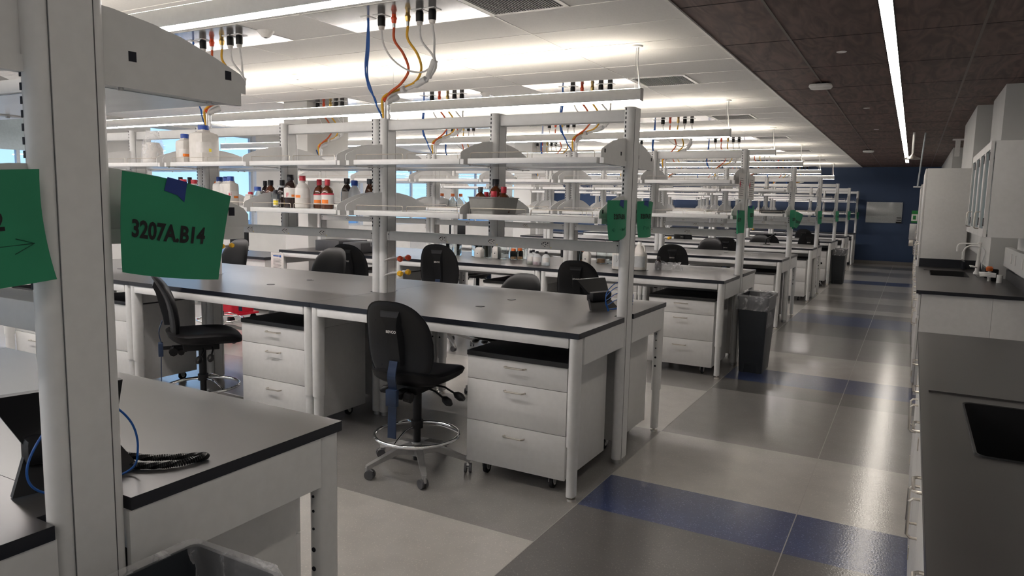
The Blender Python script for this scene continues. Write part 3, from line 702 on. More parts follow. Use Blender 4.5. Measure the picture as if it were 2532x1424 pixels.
# ================================================================== SIGNS
def lag3(t): return ((t-.5)*(t-1)*2, -4*t*(t-1), 2*t*(t-.5))
def sheet(name, label, G, txt=None, tape=None, marks=(), group='green paper bench signs', ts=.20, tv=.54, tu=.47):
    """G: 3 rows (top..bottom) of 3 points; (u right, v down)"""
    def F(u, v, off=0):
        a, b = lag3(u), lag3(v); p = Vector((0, 0, 0))
        for i in range(3):
            for j in range(3): p += Vector(G[i][j])*(b[i]*a[j])
        p.x += off; return p
    t = thing(name, label, 'sign', tuple(F(.5, 0)), 0, group); org = F(.5, 0)
    n = 12; b = MB(); vs = [F(i/n, j/n)-org for j in range(n+1) for i in range(n+1)]; k = len(vs)
    vs += [v-Vector((.0006, 0, 0)) for v in vs]; fs = [(j*(n+1)+i, j*(n+1)+i+1, (j+1)*(n+1)+i+1, (j+1)*(n+1)+i) for j in range(n) for i in range(n)]
    fs2 = [tuple(k+q for q in f[::-1]) for f in fs]; b.add(vs, [f[::-1] for f in fs]+fs2, 'green'); b.build('paper', t)
    def patchm(me, u0, v0, su):
        for v in me.vertices:
            u = u0+v.co.x*su; w = v0-v.co.y*su*1.5; p = F(u, w, .0012)-org; v.co = p
        return me
    if txt: link('lettering', patchm(text(txt, 1, 'ink', bold=.03), tu, tv, ts*.62), t, label='x' and (0, 0, 0)) if False else link('lettering', patchm(text(txt, 1, 'ink', bold=.034), tu, tv, ts*.62), t)
    for mk in marks:
        b = MB()
        for ln in mk: b.tube([F(u, v, .001)-org for u, v in ln], .0008, 'pencil', 4)
        b.build('pen_mark', t, label='handwritten arrow')
    if tape:
        u0, u1, v1 = tape; b = MB(); vs = [F(u0-.03, 0, .002)+Vector((0, 0, .003))-org, F(u1, 0, .002)+Vector((0, 0, .002))-org, F(u1-.01, v1, .0015)-org, F((u0+u1)/2, v1*.72, .0015)-org, F(u0-.05, v1*.6, .0015)-org]
        b.add(vs, [(0, 4, 3, 2, 1)], 'tape'); b.build('tape', t, label='blue tape')
    return t
GR = [[(.010, -2.4182, 1.6228), (.028, -2.3021, 1.6064), (.012, -2.1486, 1.5754)], [(.010, -2.4264, 1.5159), (.028, -2.3161, 1.4973), (.012, -2.17, 1.4856)], [(.010, -2.4266, 1.4119), (.028, -2.33, 1.3934), (.012, -2.1906, 1.3772)]]
GL = [[(.010, -2.86, 1.594), (.024, -2.72, 1.608), (.012, -2.5817, 1.6177)], [(.010, -2.86, 1.500), (.024, -2.72, 1.505), (.012, -2.5792, 1.5141)], [(.010, -2.86, 1.385), (.024, -2.71, 1.397), (.012, -2.5602, 1.4085)]]
sheet('paper_sign', 'large green paper sign reading 3207A.B14 in the left foreground', GR, '3207A.B14', (.43, .58, .20), ts=.255, tv=.54, tu=.45)
sheet('paper_sign', 'green paper sign cut off by the left edge, with an arrow', GL, '3207A.B12', None, [[[(.3, .665), (.60, .66), (.915, .655)], [(.80, .60), (.915, .655), (.78, .73)]]], ts=.235, tv=.45, tu=.42)
def flat(y0, y1, z0, z1, dz=(0, 0), curl=.02, pinch=0, x=.008):
    a = [[(x, y0, z1), (x+curl, (y0+y1)/2, z1+.002), (x, y1, z1+dz[0])], [(x, y0+.004, (z0+z1)/2), (x+curl, (y0+y1)/2, (z0+z1)/2), (x, y1-pinch, (z0+z1)/2)], [(x+.01, y0+.012, z0), (x+curl, (y0+y1)/2, z0-.002), (x, y1-pinch*.6, z0+dz[1])]]
    return a
AL = [[(.25, .74), (.14, .74), (.5, .74)], [(.2, .70), (.14, .74), (.2, .78)], [(.55, .70), (.56, .78), (.6, .72), (.62, .78), (.68, .72), (.72, .78), (.8, .70)]]
AR = [[(.6, .72), (.85, .70)], [(.78, .66), (.85, .70), (.78, .76)], [(.2, .78), (.22, .68), (.3, .70), (.35, .78), (.42, .70), (.5, .77)]]
sheet('paper_sign', 'green paper sign reading 3207A.B16 on the end post of the second bench row', flat(.302, .605, 1.385, 1.60, (.004, .022), .025), '3207A.B16', (.44, .60, .22), [AL], ts=.19, tv=.42, tu=.45)
sheet('paper_sign', 'green paper sign reading 3207A.B17 just right of the same end post', flat(.78, 1.075, 1.385, 1.60, (-.008, .006), .03, .04), '3207A.B17', (.25, .40, .18), [AR], ts=.19, tv=.42, tu=.36)
sheet('paper_sign', 'green paper sign ending in B19 on the end post of the third row', flat(3.50, 3.80, 1.335, 1.55, (0, 0), -.03, -.03, .03), '3207A.B19', (.5, .6, .2), ts=.235, tv=.42)
sheet('paper_sign', 'green paper sign ending in B21 behind the end post of the third row', flat(4.06, 4.33, 1.38, 1.595, (-.02, 0), .03, .03), '3207A.B21', (.1, .3, .15), ts=.235, tv=.42)
sheet('paper_sign', 'narrow curled green sign left of the fourth row end post', flat(6.93, 7.19, 1.33, 1.56, (-.02, -.03), .05, .01, .002), '3207A.B22', None, ts=.235)
sheet('paper_sign', 'curled green sign twisting right of the fourth row end post', [[(.01, 7.29, 1.55), (.05, 7.4, 1.53), (.09, 7.52, 1.50)], [(.01, 7.30, 1.42), (.05, 7.42, 1.40), (.07, 7.50, 1.40)], [(.02, 7.30, 1.33), (.03, 7.36, 1.31), (.035, 7.42, 1.32)]], '3207A.B24', None, ts=.235)
for r, l in ((4, 'fifth'), (5, 'sixth'), (6, 'seventh')):
    y = ROW*(r-1); sheet('paper_sign', 'small curled green sign on the end post of the %s bench row' % l, flat(y+.40, y+.70, 1.33, 1.55, (-.03, .0), .05, .01, .002), '3207A.B%d' % (18+2*r), None, ts=.235)
sheet('paper_sign', 'curled green sign on the farthest end post by the blue wall', flat(19.88, 20.20, 1.33, 1.52, (-.02, .02), .05, .01, .002), '3207A.B32', None, ts=.235)
# white paper placards hanging on the third row end wings
for i, (y0, y1) in enumerate(((3.60, 3.85), (4.05, 4.33))):
    b = MB(); b.box(.004, .005, y0, y1, 1.66, 1.90, 'label')
    for k in range(9): b.box(.005, .0055, y0+.03, y1-.04-.02*(k % 3), 1.69+k*.02, 1.694+k*.02, 'rubber')
    b.add([(.0057, y0+.05, 1.84), (.0057, y0+.08, 1.80), (.0057, y0+.05, 1.76), (.0057, y0+.02, 1.80)], [(0, 1, 2, 3)], 'lred')
    tag(b.build('hazard_placard'), 'white hazard placard on the %s side of the third row end post' % ('near', 'far')[i], 'sign', 'white hazard placards')
# notice sheet on the third row
t = thing('notice_sheet', 'framed white notice hanging at the window end of the third row', 'notice', (-5.655, 3.235, .76))
b = MB(); b.box(-.112, .112, -.002, 0, -.10, .115, 'label'); b.build('paper', t)
b = MB(); b.box(-.10, .10, -.003, -.002, .088, .090, 'rubber')
for k in range(8): b.box(-.07, .06+.01*(k % 2), -.003, -.002, .03-k*.016, .034-k*.016, 'rubber')
b.box(-.07, .03, -.003, -.002, .065, .078, 'bcable'); b.box(.04, .07, -.003, -.002, .055, .082, 'bcable'); b.build('printed_text', t)

# ================================================================== BOTTLES
def bottle(name, label, x, y, z, r, h, body, cap, group, bands=(), style='round', cat='bottle', liquid=None, F=False, capr=.5, caph=None, spin=0):
    t = thing(name, label, cat, (x, y, z), 0, group); ch_ = caph or min(.035, h*.16); hb = h-ch_
    if style == 'round': pr = [(r*.9, 0), (r, .006), (r, hb*.62), (r*.95, hb*.70), (r*.72, hb*.84), (r*capr*.82, hb*.93), (r*capr*.8, hb+.002)]
    elif style == 'jar': pr = [(r*.92, 0), (r, .008), (r, hb*.78), (r*.93, hb*.88), (r*capr*.95, hb*.95), (r*capr*.9, hb+.002)]
    elif style == 'cone': pr = [(r*.9, 0), (r, .006), (r, hb*.5), (r*.6, hb*.82), (r*capr*.8, hb*.93), (r*capr*.8, hb+.002)]
    else: pr = [(r*.95, 0), (r, .003), (r, hb)]
    b = MB(); sq = {'jar': 5, 'square': 6}.get(style, 0)
    if body in ('clear',):   # glass wall with thickness
        inn = [(max(q-.002, .001), max(zz, .004)) for q, zz in pr]; b.lathe(pr+inn[::-1], (0, 0, 0), body, 22, sq=sq)
    else: b.lathe(pr, (0, 0, 0), body, 24, sq=sq)
    b.build('body', t)
    if liquid:
        b = MB(); b.lathe([(0, .005), (r-.003, .005), (r-.003, liquid[1]*hb), (0, liquid[1]*hb)], (0, 0, 0), liquid[0], 20); b.build('contents', t)
    if cap:
        b = MB(); R = r*capr; b.lathe([(R, hb), (R, h-.003), (R*.93, h)], (0, 0, 0), cap, 20)
        if cap != 'tbar': b.lathe([(R*1.04, hb-.006), (R*1.04, hb-.001)], (0, 0, 0), cap if body != 'pe' else 'pe', 20)
        b.build('cap', t)
    ca = math.atan2(CAM[1]-y, CAM[0]-x)+spin; q = 1.0 if not sq else 1.0
    for a0, a1, f0, f1, m in bands:
        b = MB(); n = 10; vs = []; k = 0
        for zz in (f0*hb, f1*hb):
            for i in range(n+1):
                a = ca+a0+(a1-a0)*i/n; rr = r+.0007+(.00045 if m not in ('label', 'frost') else 0)
                if sq: c_, s_ = cos(a), sin(a); rr = rr*(abs(c_)**sq+abs(s_)**sq)**(-1/sq)
                vs.append((rr*cos(a), rr*sin(a), zz))
        b.add(vs, [(i, i+1, n+2+i, n+1+i) for i in range(n)], m); b.build('paper_label' if m == 'label' else 'label_band', t)
    if F:
        me = text('F', .045, 'lred', bold=.01)
        for v in me.vertices:
            a = ca-.45+v.co.x/r; rr = r+.0014
            if sq: c_, s_ = cos(a), sin(a); rr = rr*(abs(c_)**sq+abs(s_)**sq)**(-1/sq)
            v.co = Vector((rr*cos(a), rr*sin(a), hb*.44+v.co.y))
        link('lettering', me, t)
    return t
LZ = L_L+.0005; UZ = L_U+.0005
LB = (-.9, .9, .22, .58, 'label')
g1 = 'reagent bottles on the lower shelf of the second row'
OS = [(-1.0, .9, .22, .60, 'label'), (.15, .9, .24, .34, 'lorange')]
bottle('plastic_bottle', 'small white bottle with red cap at the left end of the bottle line', -2.95, .48, LZ, .034, .110, 'pe', 'red', g1, [(-.8, .8, .15, .5, 'label')], 'jar')
bottle('vial', 'small pale bottle with yellow label behind the large green sign corner', -3.01, .50, LZ, .026, .095, 'pe', 'tbar', g1, [(-.8, .8, .2, .5, 'lyellow')])
bottle('glass_bottle', 'clear glass bottle of green liquid with blue cap', -2.86, .47, LZ, .041, .150, 'clear', 'bluecap', g1, [], 'round', liquid=('lgreen', .40), capr=.62)
bottle('reagent_bottle', 'amber bottle with black cap and orange striped label behind the green liquid', -2.865, .60, LZ, .042, .202, 'amber', 'blackcap', g1, [(-1.0, .35, .12, .62, 'label'), (.35, .95, .12, .60, 'lorange')], 'round')
bottle('reagent_bottle', 'dark bottle almost hidden behind the orange striped amber bottle', -2.99, .66, LZ, .032, .20, 'darkamber', 'blackcap', g1)
bottle('reagent_bottle', 'dark bottle with silver neck behind the small yellow labelled bottle', -2.76, .62, LZ, .040, .205, 'darkamber', 'blackcap', g1, [(-.2, .4, .45, .55, 'label'), (-1.2, 1.2, .86, .94, 'alu')])
bottle('square_bottle', 'small square clear bottle with black cap and yellow label', -2.655, .455, LZ, .027, .128, 'clear', 'blackcap', g1, [(-.75, .75, .10, .6, 'label'), (-.6, .6, .20, .50, 'lyellow')], 'square', capr=.62, caph=.026)
bottle('reagent_bottle', 'tallest dark bottle with black cap and red F on its label', -2.56, .51, LZ, .052, .240, 'darkamber', 'blackcap', g1, [(-1.1, 1.1, .36, .70, 'label'), (.1, 1.1, .39, .47, 'lorange')], 'round', F=True)
bottle('plastic_bottle', 'white plastic bottle with red cap, right of the tallest dark bottle', -2.43, .50, LZ, .055, .232, 'pe', 'red', g1, [(-1.1, 1.0, .38, .72, 'label'), (-1.1, -.3, .38, .47, 'lorange')], capr=.42)
bottle('reagent_bottle', 'amber bottle with red cap, left one of the matching pair', -2.335, .57, LZ, .044, .210, 'amber', 'red', g1, [(-1.2, 1.2, .20, .55, 'label'), (-1.2, 1.2, .55, .60, 'lred'), (-1.0, .3, .22, .36, 'lorange')], capr=.42, caph=.036)
bottle('reagent_bottle', 'amber bottle with red cap, right one of the matching pair', -2.19, .50, LZ, .045, .207, 'amber', 'red', g1, [(-1.2, 1.2, .20, .58, 'label'), (-1.2, 1.2, .58, .64, 'lred'), (-1.0, .1, .22, .38, 'lorange')], capr=.42, caph=.036)
for i, (x, sp_) in enumerate([(-3.155, .47), (-3.262, .52), (-3.39, .56)]):
    bottle('plastic_jar', ['square white jar with blue cap, rightmost of three beside the sign', 'square white jar with blue cap, middle of three beside the sign', 'square white jar with blue cap, leftmost of three beside the sign'][i], x, sp_, LZ, .047 if i == 0 else .044, .225, 'pe', 'bluecap', g1, [(-.9, .9, .30, .60, 'label'), (.1, .9, .32, .41, 'lorange')], 'jar', F=True, capr=.56, spin=.35)
bottle('plastic_bottle', 'brown bottle with orange cap behind the white jars', -3.50, .62, LZ, .04, .19, 'amber', 'orange', g1, [LB])
bottle('glass_bottle', 'clear glass stopper bottle left of the white jars', -3.55, .52, LZ, .042, .185, 'clear', None, g1)
bottle('plastic_bottle', 'white bottle with red cap peeking over the green sign', -3.62, .50, LZ, .040, .200, 'pe', 'red', g1, capr=.62)
bottle('plastic_bottle', 'white bottle with red lid in the middle of three above the sign', -3.70, .46, LZ, .038, .202, 'pe', 'red', g1, capr=.7)
bottle('reagent_bottle', 'bottle with black cap behind the red lids above the sign', -3.86, .64, LZ, .035, .225, 'darkamber', 'blackcap', g1)
bottle('reagent_bottle', 'bottle with black cap above the left end of the green sign', -3.95, .62, LZ, .035, .225, 'darkamber', 'blackcap', g1)
g2 = 'bottles on the back lower shelf of the second row'
bottle('reagent_bottle', 'dark bottle with black cap and pale label, left one of three on the back shelf', -2.44, .98, LZ, .047, .232, 'darkamber', 'blackcap', g2, [(-1, 1, .2, .66, 'label')])
bottle('plastic_bottle', 'translucent white bottle with blue cap on the back shelf', -2.32, .93, LZ, .046, .215, 'frost', 'bluecap', g2, capr=.55)
bottle('reagent_bottle', 'amber bottle with black cap, right one of three on the back shelf', -2.26, 1.04, LZ, .042, .232, 'amber', 'blackcap', g2, [(-1, 1, .2, .5, 'label')], capr=.58)
bottle('plastic_jar', 'largest square white jar with blue cap on the upper shelf', -3.49, .50, UZ, .088, .292, 'pe', 'bluecap', None, [(-.75, -.05, .30, .62, 'label'), (-.05, .55, .30, .62, 'label'), (.30, .55, .33, .43, 'lyellow')], 'jar', capr=.47, spin=.1)
bottle('plastic_jar', 'smaller square white jar with blue cap beside the largest jar', -3.665, .46, UZ, .056, .228, 'pe', 'bluecap', None, [(-.9, .6, .25, .56, 'label'), (-.25, .6, .25, .36, 'lorange')], 'jar', capr=.55)
t = thing('bagged_jar', 'beige jar wrapped in a crumpled clear bag on the upper shelf', 'jar', (-4.10, .48, UZ))
b = MB(); b.lathe([(.07, 0), (.078, .01), (.078, .12), (.06, .15), (.05, .17)], (0, 0, 0), 'pe', 22); b.build('jar', t)
def crumple(b, c, rx, ry, h, m, seed, open_=False, top=.35):
    random.seed(seed); N, R = 26, 9; vs = []
    for i in range(R+1):
        f = i/R; rr = (1-f*.25) if f < .6 else (.85-(f-.6)*1.1)
        if open_: rr = .75+.35*f
        for k in range(N):
            a = 2*pi*k/N; q = rr*(1+.16*noise.noise(Vector((3*cos(a), 3*sin(a), 4*f+seed))))
            if f >= .75 and not open_: q = max(q, .2+.25*abs(sin(3*a)))*(1 if f < .9 else 1.25)
            vs.append((c[0]+rx*q*cos(a), c[1]+ry*q*sin(a), c[2]+h*f+.02*h*noise.noise(Vector((a, f*5, seed)))))
    b.add(vs, [(i*N+k, i*N+(k+1) % N, (i+1)*N+(k+1) % N, (i+1)*N+k) for i in range(R) for k in range(N)], m); return b
b = MB(); crumple(b, (0, 0, .002), .10, .09, .27, 'clearbag', 3); b.build('bag', t)
bottle('plastic_bottle', 'white bottle half hidden behind the wing, right of the bagged jar', -3.83, .56, UZ, .04, .14, 'pe', 'pe', None, capr=.6)
# grey tub with amber bottles
t = thing('plastic_tub', 'grey plastic tub holding amber bottles on the lower shelf', 'tub', (-.82, .502, LZ))
def rrect(w, d, r, n=5):
    o = []
    for cx, cy, a0 in ((w/2-r, d/2-r, 0), (-w/2+r, d/2-r, pi/2), (-w/2+r, -d/2+r, pi), (w/2-r, -d/2+r, 1.5*pi)):
        o += [(cx+r*cos(a0+pi/2*i/n), cy+r*sin(a0+pi/2*i/n)) for i in range(n+1)]
    return o
def shellbox(b, levels, m, base=True):
    n = len(levels[0][0]); vs = [(x, y, z) for P, z in levels for x, y in P]
    fs = [(i*n+k, i*n+(k+1) % n, (i+1)*n+(k+1) % n, (i+1)*n+k) for i in range(len(levels)-1) for k in range(n)]
    fs += ([tuple(range(n-1, -1, -1))] if base else [])+[tuple((len(levels)-1)*n+k for k in range(n))]; return b.add(vs, fs, m)
b = MB(); R_ = lambda w, d, r=.02: rrect(w, d, r)
shellbox(b, [(R_(.165, .285), 0), (R_(.19, .31), .098), (R_(.20, .32), .098), (R_(.20, .32), .103), (R_(.184, .305), .103), (R_(.16, .28), .004)], 'grey'); b.build('body', t)
g3 = 'amber bottles in the grey tub'; TZ = LZ+.005
bottle('reagent_bottle', 'amber bottle with grey rubber cap at the left in the tub', -.868, .42, TZ, .038, .158, 'amber', 'rubber', g3, capr=.40)
bottle('reagent_bottle', 'tallest amber bottle with black cap in the tub', -.860, .59, TZ, .046, .212, 'amber', 'blackcap', g3, [(-.5, .7, .35, .55, 'label')], capr=.48)
bottle('reagent_bottle', 'small bottle with red cap in front of the tub', -.772, .42, TZ, .028, .133, 'darkamber', 'red', g3, capr=.66, caph=.028)
bottle('reagent_bottle', 'small bottle with red cap hidden between the amber bottles in the tub', -.876, .503, TZ, .022, .130, 'darkamber', 'red', g3, capr=.66, caph=.026)
bottle('reagent_bottle', 'amber bottle with red cap and yellow label at the right in the tub', -.776, .545, TZ, .042, .164, 'amber', 'red', g3, [(-.6, .6, .45, .66, 'lyellow')], capr=.42, caph=.034)
# things on the third row worktop
DZ = HT+.0005; g4 = 'bottles on the third row worktop'
def jug(label, x, y, rz=0):
    t = thing('plastic_jug', label, 'jug', (x, y, DZ), rz, 'white handled jugs')
    b = MB(); b.lathe([(.062, 0), (.072, .008), (.074, .02), (.074, .165), (.066, .185), (.040, .225), (.022, .26), (.020, .268)], (0, 0, 0), 'pe', 26, sq=3.2); b.build('body', t)
    b = MB(); b.tube(smooth([(.018, 0, .255), (.042, 0, .252), (.058, 0, .228), (.062, 0, .195), (.060, 0, .178)], 4), .011, 'pe', 10); b.build('handle', t)
    b = MB(); b.cyl((0, 0, .262), (0, 0, .292), .021, .020, 'tbar', 18); b.build('cap', t)
    b = MB(); n = 12; ca = math.atan2(CAM[1]-y, CAM[0]-x)-rz
    vs = []
    for zz in (.035, .15):
        for i in range(n+1):
            a = ca-1+2*i/n; c_, s_ = cos(a), sin(a); rr = .0752*(abs(c_)**3.2+abs(s_)**3.2)**(-1/3.2); vs.append((rr*c_, rr*s_, zz))
    b.add(vs, [(i, i+1, n+2+i, n+1+i) for i in range(n)], 'frost'); b.build('paper_label', t); return t
jug('white handled jug right of the second row end post', -.985, 3.74, -.1)
jug('white handled jug mostly hidden behind the second row end post', -1.165, 3.67, -.1)
for i, (x, y, lq, l) in enumerate([(-2.17, 3.60, ('yellowliq', .2), 'clear bottle holding a little yellow liquid'), (-2.07, 3.555, ('pinkliq', .18), 'clear bottle holding a little pink liquid'), (-1.965, 3.56, None, 'white bottle with printed label right of the pink liquid'), (-2.20, 3.72, None, 'white bottle behind the yellow liquid')]):
    bottle('wash_bottle', l, x, y, DZ, .045, .150, 'frost', 'blackcap', g4, [(-.9, .9, .30, .66, 'label')], 'round', liquid=lq, capr=.34, caph=.02)
for i, (x, y, r, h, cap, l) in enumerate([(-2.76, 4.0, .048, .17, None, 'clear square glass jar left of the orange capped jars'), (-2.62, 4.02, .034, .13, 'orange', 'small jar with orange cap, front one'), (-2.55, 4.05, .034, .135, 'orange', 'small jar with orange cap, right one'), (-2.68, 4.12, .045, .17, None, 'clear jar behind the orange caps'),
      (-2.58, 4.18, .045, .17, None, 'tall clear jar behind the right orange cap'), (-1.84, 4.10, .046, .16, None, 'clear glass jar behind the white printed bottle'), (-1.76, 4.12, .045, .16, 'orange', 'clear jar with brown contents and orange lid'), (-1.50, 4.30, .05, .165, None, 'clear glass jar near the end post, right one'), (-1.62, 4.28, .05, .165, None, 'clear glass jar near the end post, left one')]):
    bottle('glass_jar', l, x, y, DZ, r, h, 'clear', cap, g4, [], 'jar' if cap else 'square', liquid=('skin', .3) if i in (1, 2, 6, 8) else None, capr=.8, caph=.022 if cap else .004, cat='jar')
for i in range(9):
    x = -3.72+.075*i; bottle('measuring_cylinder' if i in (4, 6) else 'glass_beaker', ['clear beaker with orange lid behind the orange valves, left one', 'clear beaker with orange lid behind the orange valves, right one', 'clear beaker topped with something red', 'clear beaker left of the chair back', 'tall clear cylinder hidden by the chair back', 'clear beaker right of the chair back', 'tall clear cylinder right of the chair back', 'clear beaker, second right of the chair back', 'clear beaker left of the white canister'][i], x+(.12 if i > 4 else 0), 4.08+.05*(i % 2), DZ, .033 if i not in (4, 6) else .026, .17 if i < 4 else .15, 'clear', 'orange' if i < 2 else ('red' if i == 2 else None), 'clear glassware on the third row worktop', [], 'square', capr=.9, caph=.02 if i < 3 else .004, cat='glassware')
for x, y, w, d, h, l in [(-3.09, 4.02, .10, .09, .12, 'white plastic canister with label left of the clear jars'), (-2.86, 4.04, .09, .09, .15, 'pale carton with sloped shoulders beside the clear jars'), (-1.68, 4.0, .085, .08, .15, 'white canister with a dark diamond mark')]:
    b = MB(); shellbox(b, [(rrect(w*.92, d*.92, .015), 0), (rrect(w, d, .018), .01), (rrect(w, d, .018), h*.78), (rrect(w*.6, d*.6, .015), h)], 'pe'); b.box(-w*.2, w*.15, -d/2-.0012, -d/2, h*.3, h*.6, 'label'); b.box(-.008, .008, -d/2-.002, -d/2-.001, h*.38, h*.46, 'blackcap')
    tag(b.build('canister', None, (x, y, DZ)), l, 'canister', g4)
for x, y, w, h, m, l in [(-1.66, 4.30+.12, .0, 0, '', '')][:0]: pass
for i, (x, y) in enumerate([(-1.42, 4.34), (-1.27, 4.30)]):
    bottle('reagent_bottle', ['squat brown bottle left of the half hidden jug', 'large black bottle left of the half hidden jug'][i], x, y, DZ, .052+.012*i, .17+.02*i, 'amber' if i == 0 else 'darkamber', 'blackcap', g4)
bottle('reagent_bottle', 'dark brown bottle just right of the white jug', -.86, 4.0, DZ, .035, .13, 'darkamber', 'blackcap', g4)
random.seed(5)
t = MB(); N = 30; RR = 7; vs = []
for i in range(RR+1):
    f = i/RR
    for k in range(N):
        a = 2*pi*k/N; q = (1-.25*f)*(1+.25*noise.noise(Vector((2.5*cos(a), 2.5*sin(a), 3*f)))); vs.append((.15*q*cos(a), .10*q*sin(a), .002+.085*f**.7*(1+.5*noise.noise(Vector((2*cos(a), 2*sin(a), 9))))*(1 if i < RR else .8)))
t.add(vs, [(i*N+k, i*N+(k+1) % N, (i+1)*N+(k+1) % N, (i+1)*N+k) for i in range(RR) for k in range(N)]+[tuple(RR*N+k for k in range(N))], 'clearbag')
tag(t.build('plastic_bag', None, (-.86, 4.42-.42, DZ)), 'crumpled clear plastic bag lying on the third row worktop', 'bag').location = (-.75, 3.98, DZ)
# flasks on the third row lower shelf (middle section)
for i, (x, y, c_, l) in enumerate([(-3.95, 4.25, 'orange', 'first yellow capped glass flask from the left on the third row shelf'), (-3.78, 4.22, 'orange', 'second yellow capped glass flask on the third row shelf'), (-3.66, 4.28, 'orange', 'third yellow capped glass flask on the third row shelf'), (-3.50, 4.22, 'orange', 'rightmost yellow capped glass flask on the third row shelf')]):
    bottle('glass_flask', l, x, y, LZ, .055, .17, 'clear', c_, 'yellow capped flasks', [], 'cone', capr=.42, caph=.03, cat='flask')
# black drawer boxes, paper and dark bin beyond
b = MB(); b.box(-5.3, -4.9, 3.55, 4.1, DZ, DZ+.13, 'dgrey', b=.004); b.box(-5.31, -5.30, 3.56, 4.09, DZ+.01, DZ+.12, 'alu'); tag(b.build('instrument_box'), 'low black instrument box with silver end on the third row', 'box')
b = MB(); b.box(-4.75, -4.45, 3.45, 3.85, DZ, DZ+.13, 'dgrey', b=.02); tag(b.build('instrument_box'), 'black rounded box behind the posts on the third row', 'box')
b = MB(); b.box(-5.1, -4.85, 3.38, 3.53, DZ, DZ+.001, 'label'); tag(b.build('paper_sheet'), 'white sheet of paper lying on the third row worktop edge', 'paper')
for x, y, w, l in [(-7.5, 4.2, .38, 'dark monitor on the window counter seen under the power rail'), (-7.1, 9.6, .4, 'dark monitor on the far window counter')]:
    t = thing('computer_monitor', l, 'monitor', (x, y, .76)); b = MB(); b.box(-w/2, w/2, -.02, .02, .08, .34, 'black', b=.006); b.build('screen', t); b = MB(); b.box(-.03, .03, .0, .03, 0, .2, 'black'); b.box(-.1, .1, -.06, .09, 0, .012, 'black'); b.build('stand', t)
for i, y in enumerate((3.6, 9.2, 15.5)):
    t = thing('window_counter', 'white counter with dark top by the windows, %s from the camera' % ORD[i], 'counter', (-7.2, y, 0), 0, 'window counters'); b = MB(); b.box(-.9, .9, 0, .8, .72, .755, 'edge'); b.build('worktop', t)
    b = MB(); b.box(-.88, .88, .03, .78, .04, .72, 'whitepanel'); b.build('cabinet', t)
# red cart seen under the second row
t = thing('red_cart', 'red plastic cart on black casters under the benches', 'cart', (-6.15, 2.9, 0))
b = MB(); shellbox(b, [(rrect(.46, .36, .03), .10), (rrect(.55, .44, .03), .55), (rrect(.58, .47, .03), .56), (rrect(.58, .47, .03), .58)], 'cart'); b.box(-.27, .27, -.22, .22, .085, .11, 'cart'); b.build('body', t)
b = MB(); b.box(-.15, -.07, -.235, -.20, .22, .56, 'black', b=.005); b.build('strap', t, label='black strap')
c0 = None
for x in (-.22, .22):
    for y in (-.17, .17):
        b = MB(); b.cyl((-.014, 0, .04), (.014, 0, .04), .04, .04, 'black', 16); b.box(-.02, .02, -.02, .02, .06, .088, 'black')
        if c0 is None: c0 = b.build('caster', t, (x, y, 0))
        else: dup(c0, t, (x, y, 0))
# ================================================================== DESK PHONES
def phone(label, x, y, z, rz, s=1):
    t = thing('desk_phone', label, 'phone', (x, y, z), rz); t.scale = (s, s, s)
    # local: back faces +X, width along Y
    b = MB()
    vs = []
    for (w, xx, zz) in ((.135, -.075, .185), (.085, .012, .085)):
        for dx in (0, -.026):
            vs += [(xx+dx, -w, zz), (xx+dx, w, zz)]
    b.add(vs, [(0, 1, 5, 4), (2, 6, 7, 3), (0, 2, 3, 1), (4, 5, 7, 6), (0, 4, 6, 2), (1, 3, 7, 5)], 'black'); b.build('phone_body', t)
    b = MB(); b.box(-.03, .03, -.09, .09, .05, .11, 'black', b=.012); b.build('hinge', t)
    b = MB(); vs = []
    for (w, xx, zz) in ((.085, -.005, .075), (.125, .055, .002)):
        for dx in (0, -.018):
            vs += [(xx+dx, -w, zz), (xx+dx, w, zz)]
    vs2 = [Vector(v) for v in vs]; b.add(vs2, [(0, 1, 5, 4), (2, 6, 7, 3), (0, 2, 3, 1), (4, 5, 7, 6), (0, 4, 6, 2), (1, 3, 7, 5)], 'black'); b.build('stand', t)
    return t
phone('black desk phone behind the big foreground post', -.225, -2.42, DZ, -.25, 1.05)
def coil(name, label, cat, pts, r, cr, turns, m, loc=(0, 0, 0)):
    P = smooth(pts, 14); n = len(P); o = []; b = MB(); total = n*5; u0 = None
    for i in range(total):
        f = i/5; k = min(int(f), n-2); p = P[k].lerp(P[k+1], f-k); d = (P[k+1]-P[k]).normalized(); u = d.cross(Vector((0, 0, 1))); u = u.normalized() if u.length > .01 else Vector((1, 0, 0)); w = d.cross(u)
        a = 2*pi*turns*i/total; o.append(p+(u*cos(a)+w*sin(a))*cr)
    b.tube(o, r, m, 5); return tag(b.build(name, None, loc), label, cat)
coil('coiled_cord', 'black coiled handset cord lying on the nearest worktop', 'cord', [(-.20, -2.36, DZ+.012), (-.17, -2.33, DZ+.011), (-.12, -2.30, DZ+.009), (-.08, -2.26, DZ+.009), (-.06, -2.19, DZ+.009), (-.075, -2.185, DZ+.009), (-.11, -2.22, DZ+.009), (-.16, -2.27, DZ+.012), (-.20, -2.30, DZ+.02)], .0024, .0068, 110, 'black')
def cable(label, pts, loc=(0, 0, 0), r=.0026):
    b = MB(); b.tube(smooth(pts, 8), r, 'bcable', 8); return tag(b.build('network_cable', None, loc), label, 'cable')
cable('blue network cable looped around the nearest desk phone', [(-.13, -2.47, DZ+.19), (-.13, -2.52, DZ+.16), (-.13, -2.56, DZ+.10), (-.13, -2.56, DZ+.05), (-.13, -2.52, DZ+.015), (-.13, -2.45, DZ+.006), (-.13, -2.34, DZ+.01), (-.12, -2.325, DZ+.06), (-.12, -2.335, DZ+.12), (-.125, -2.37, DZ+.17), (-.13, -2.42, DZ+.20)])
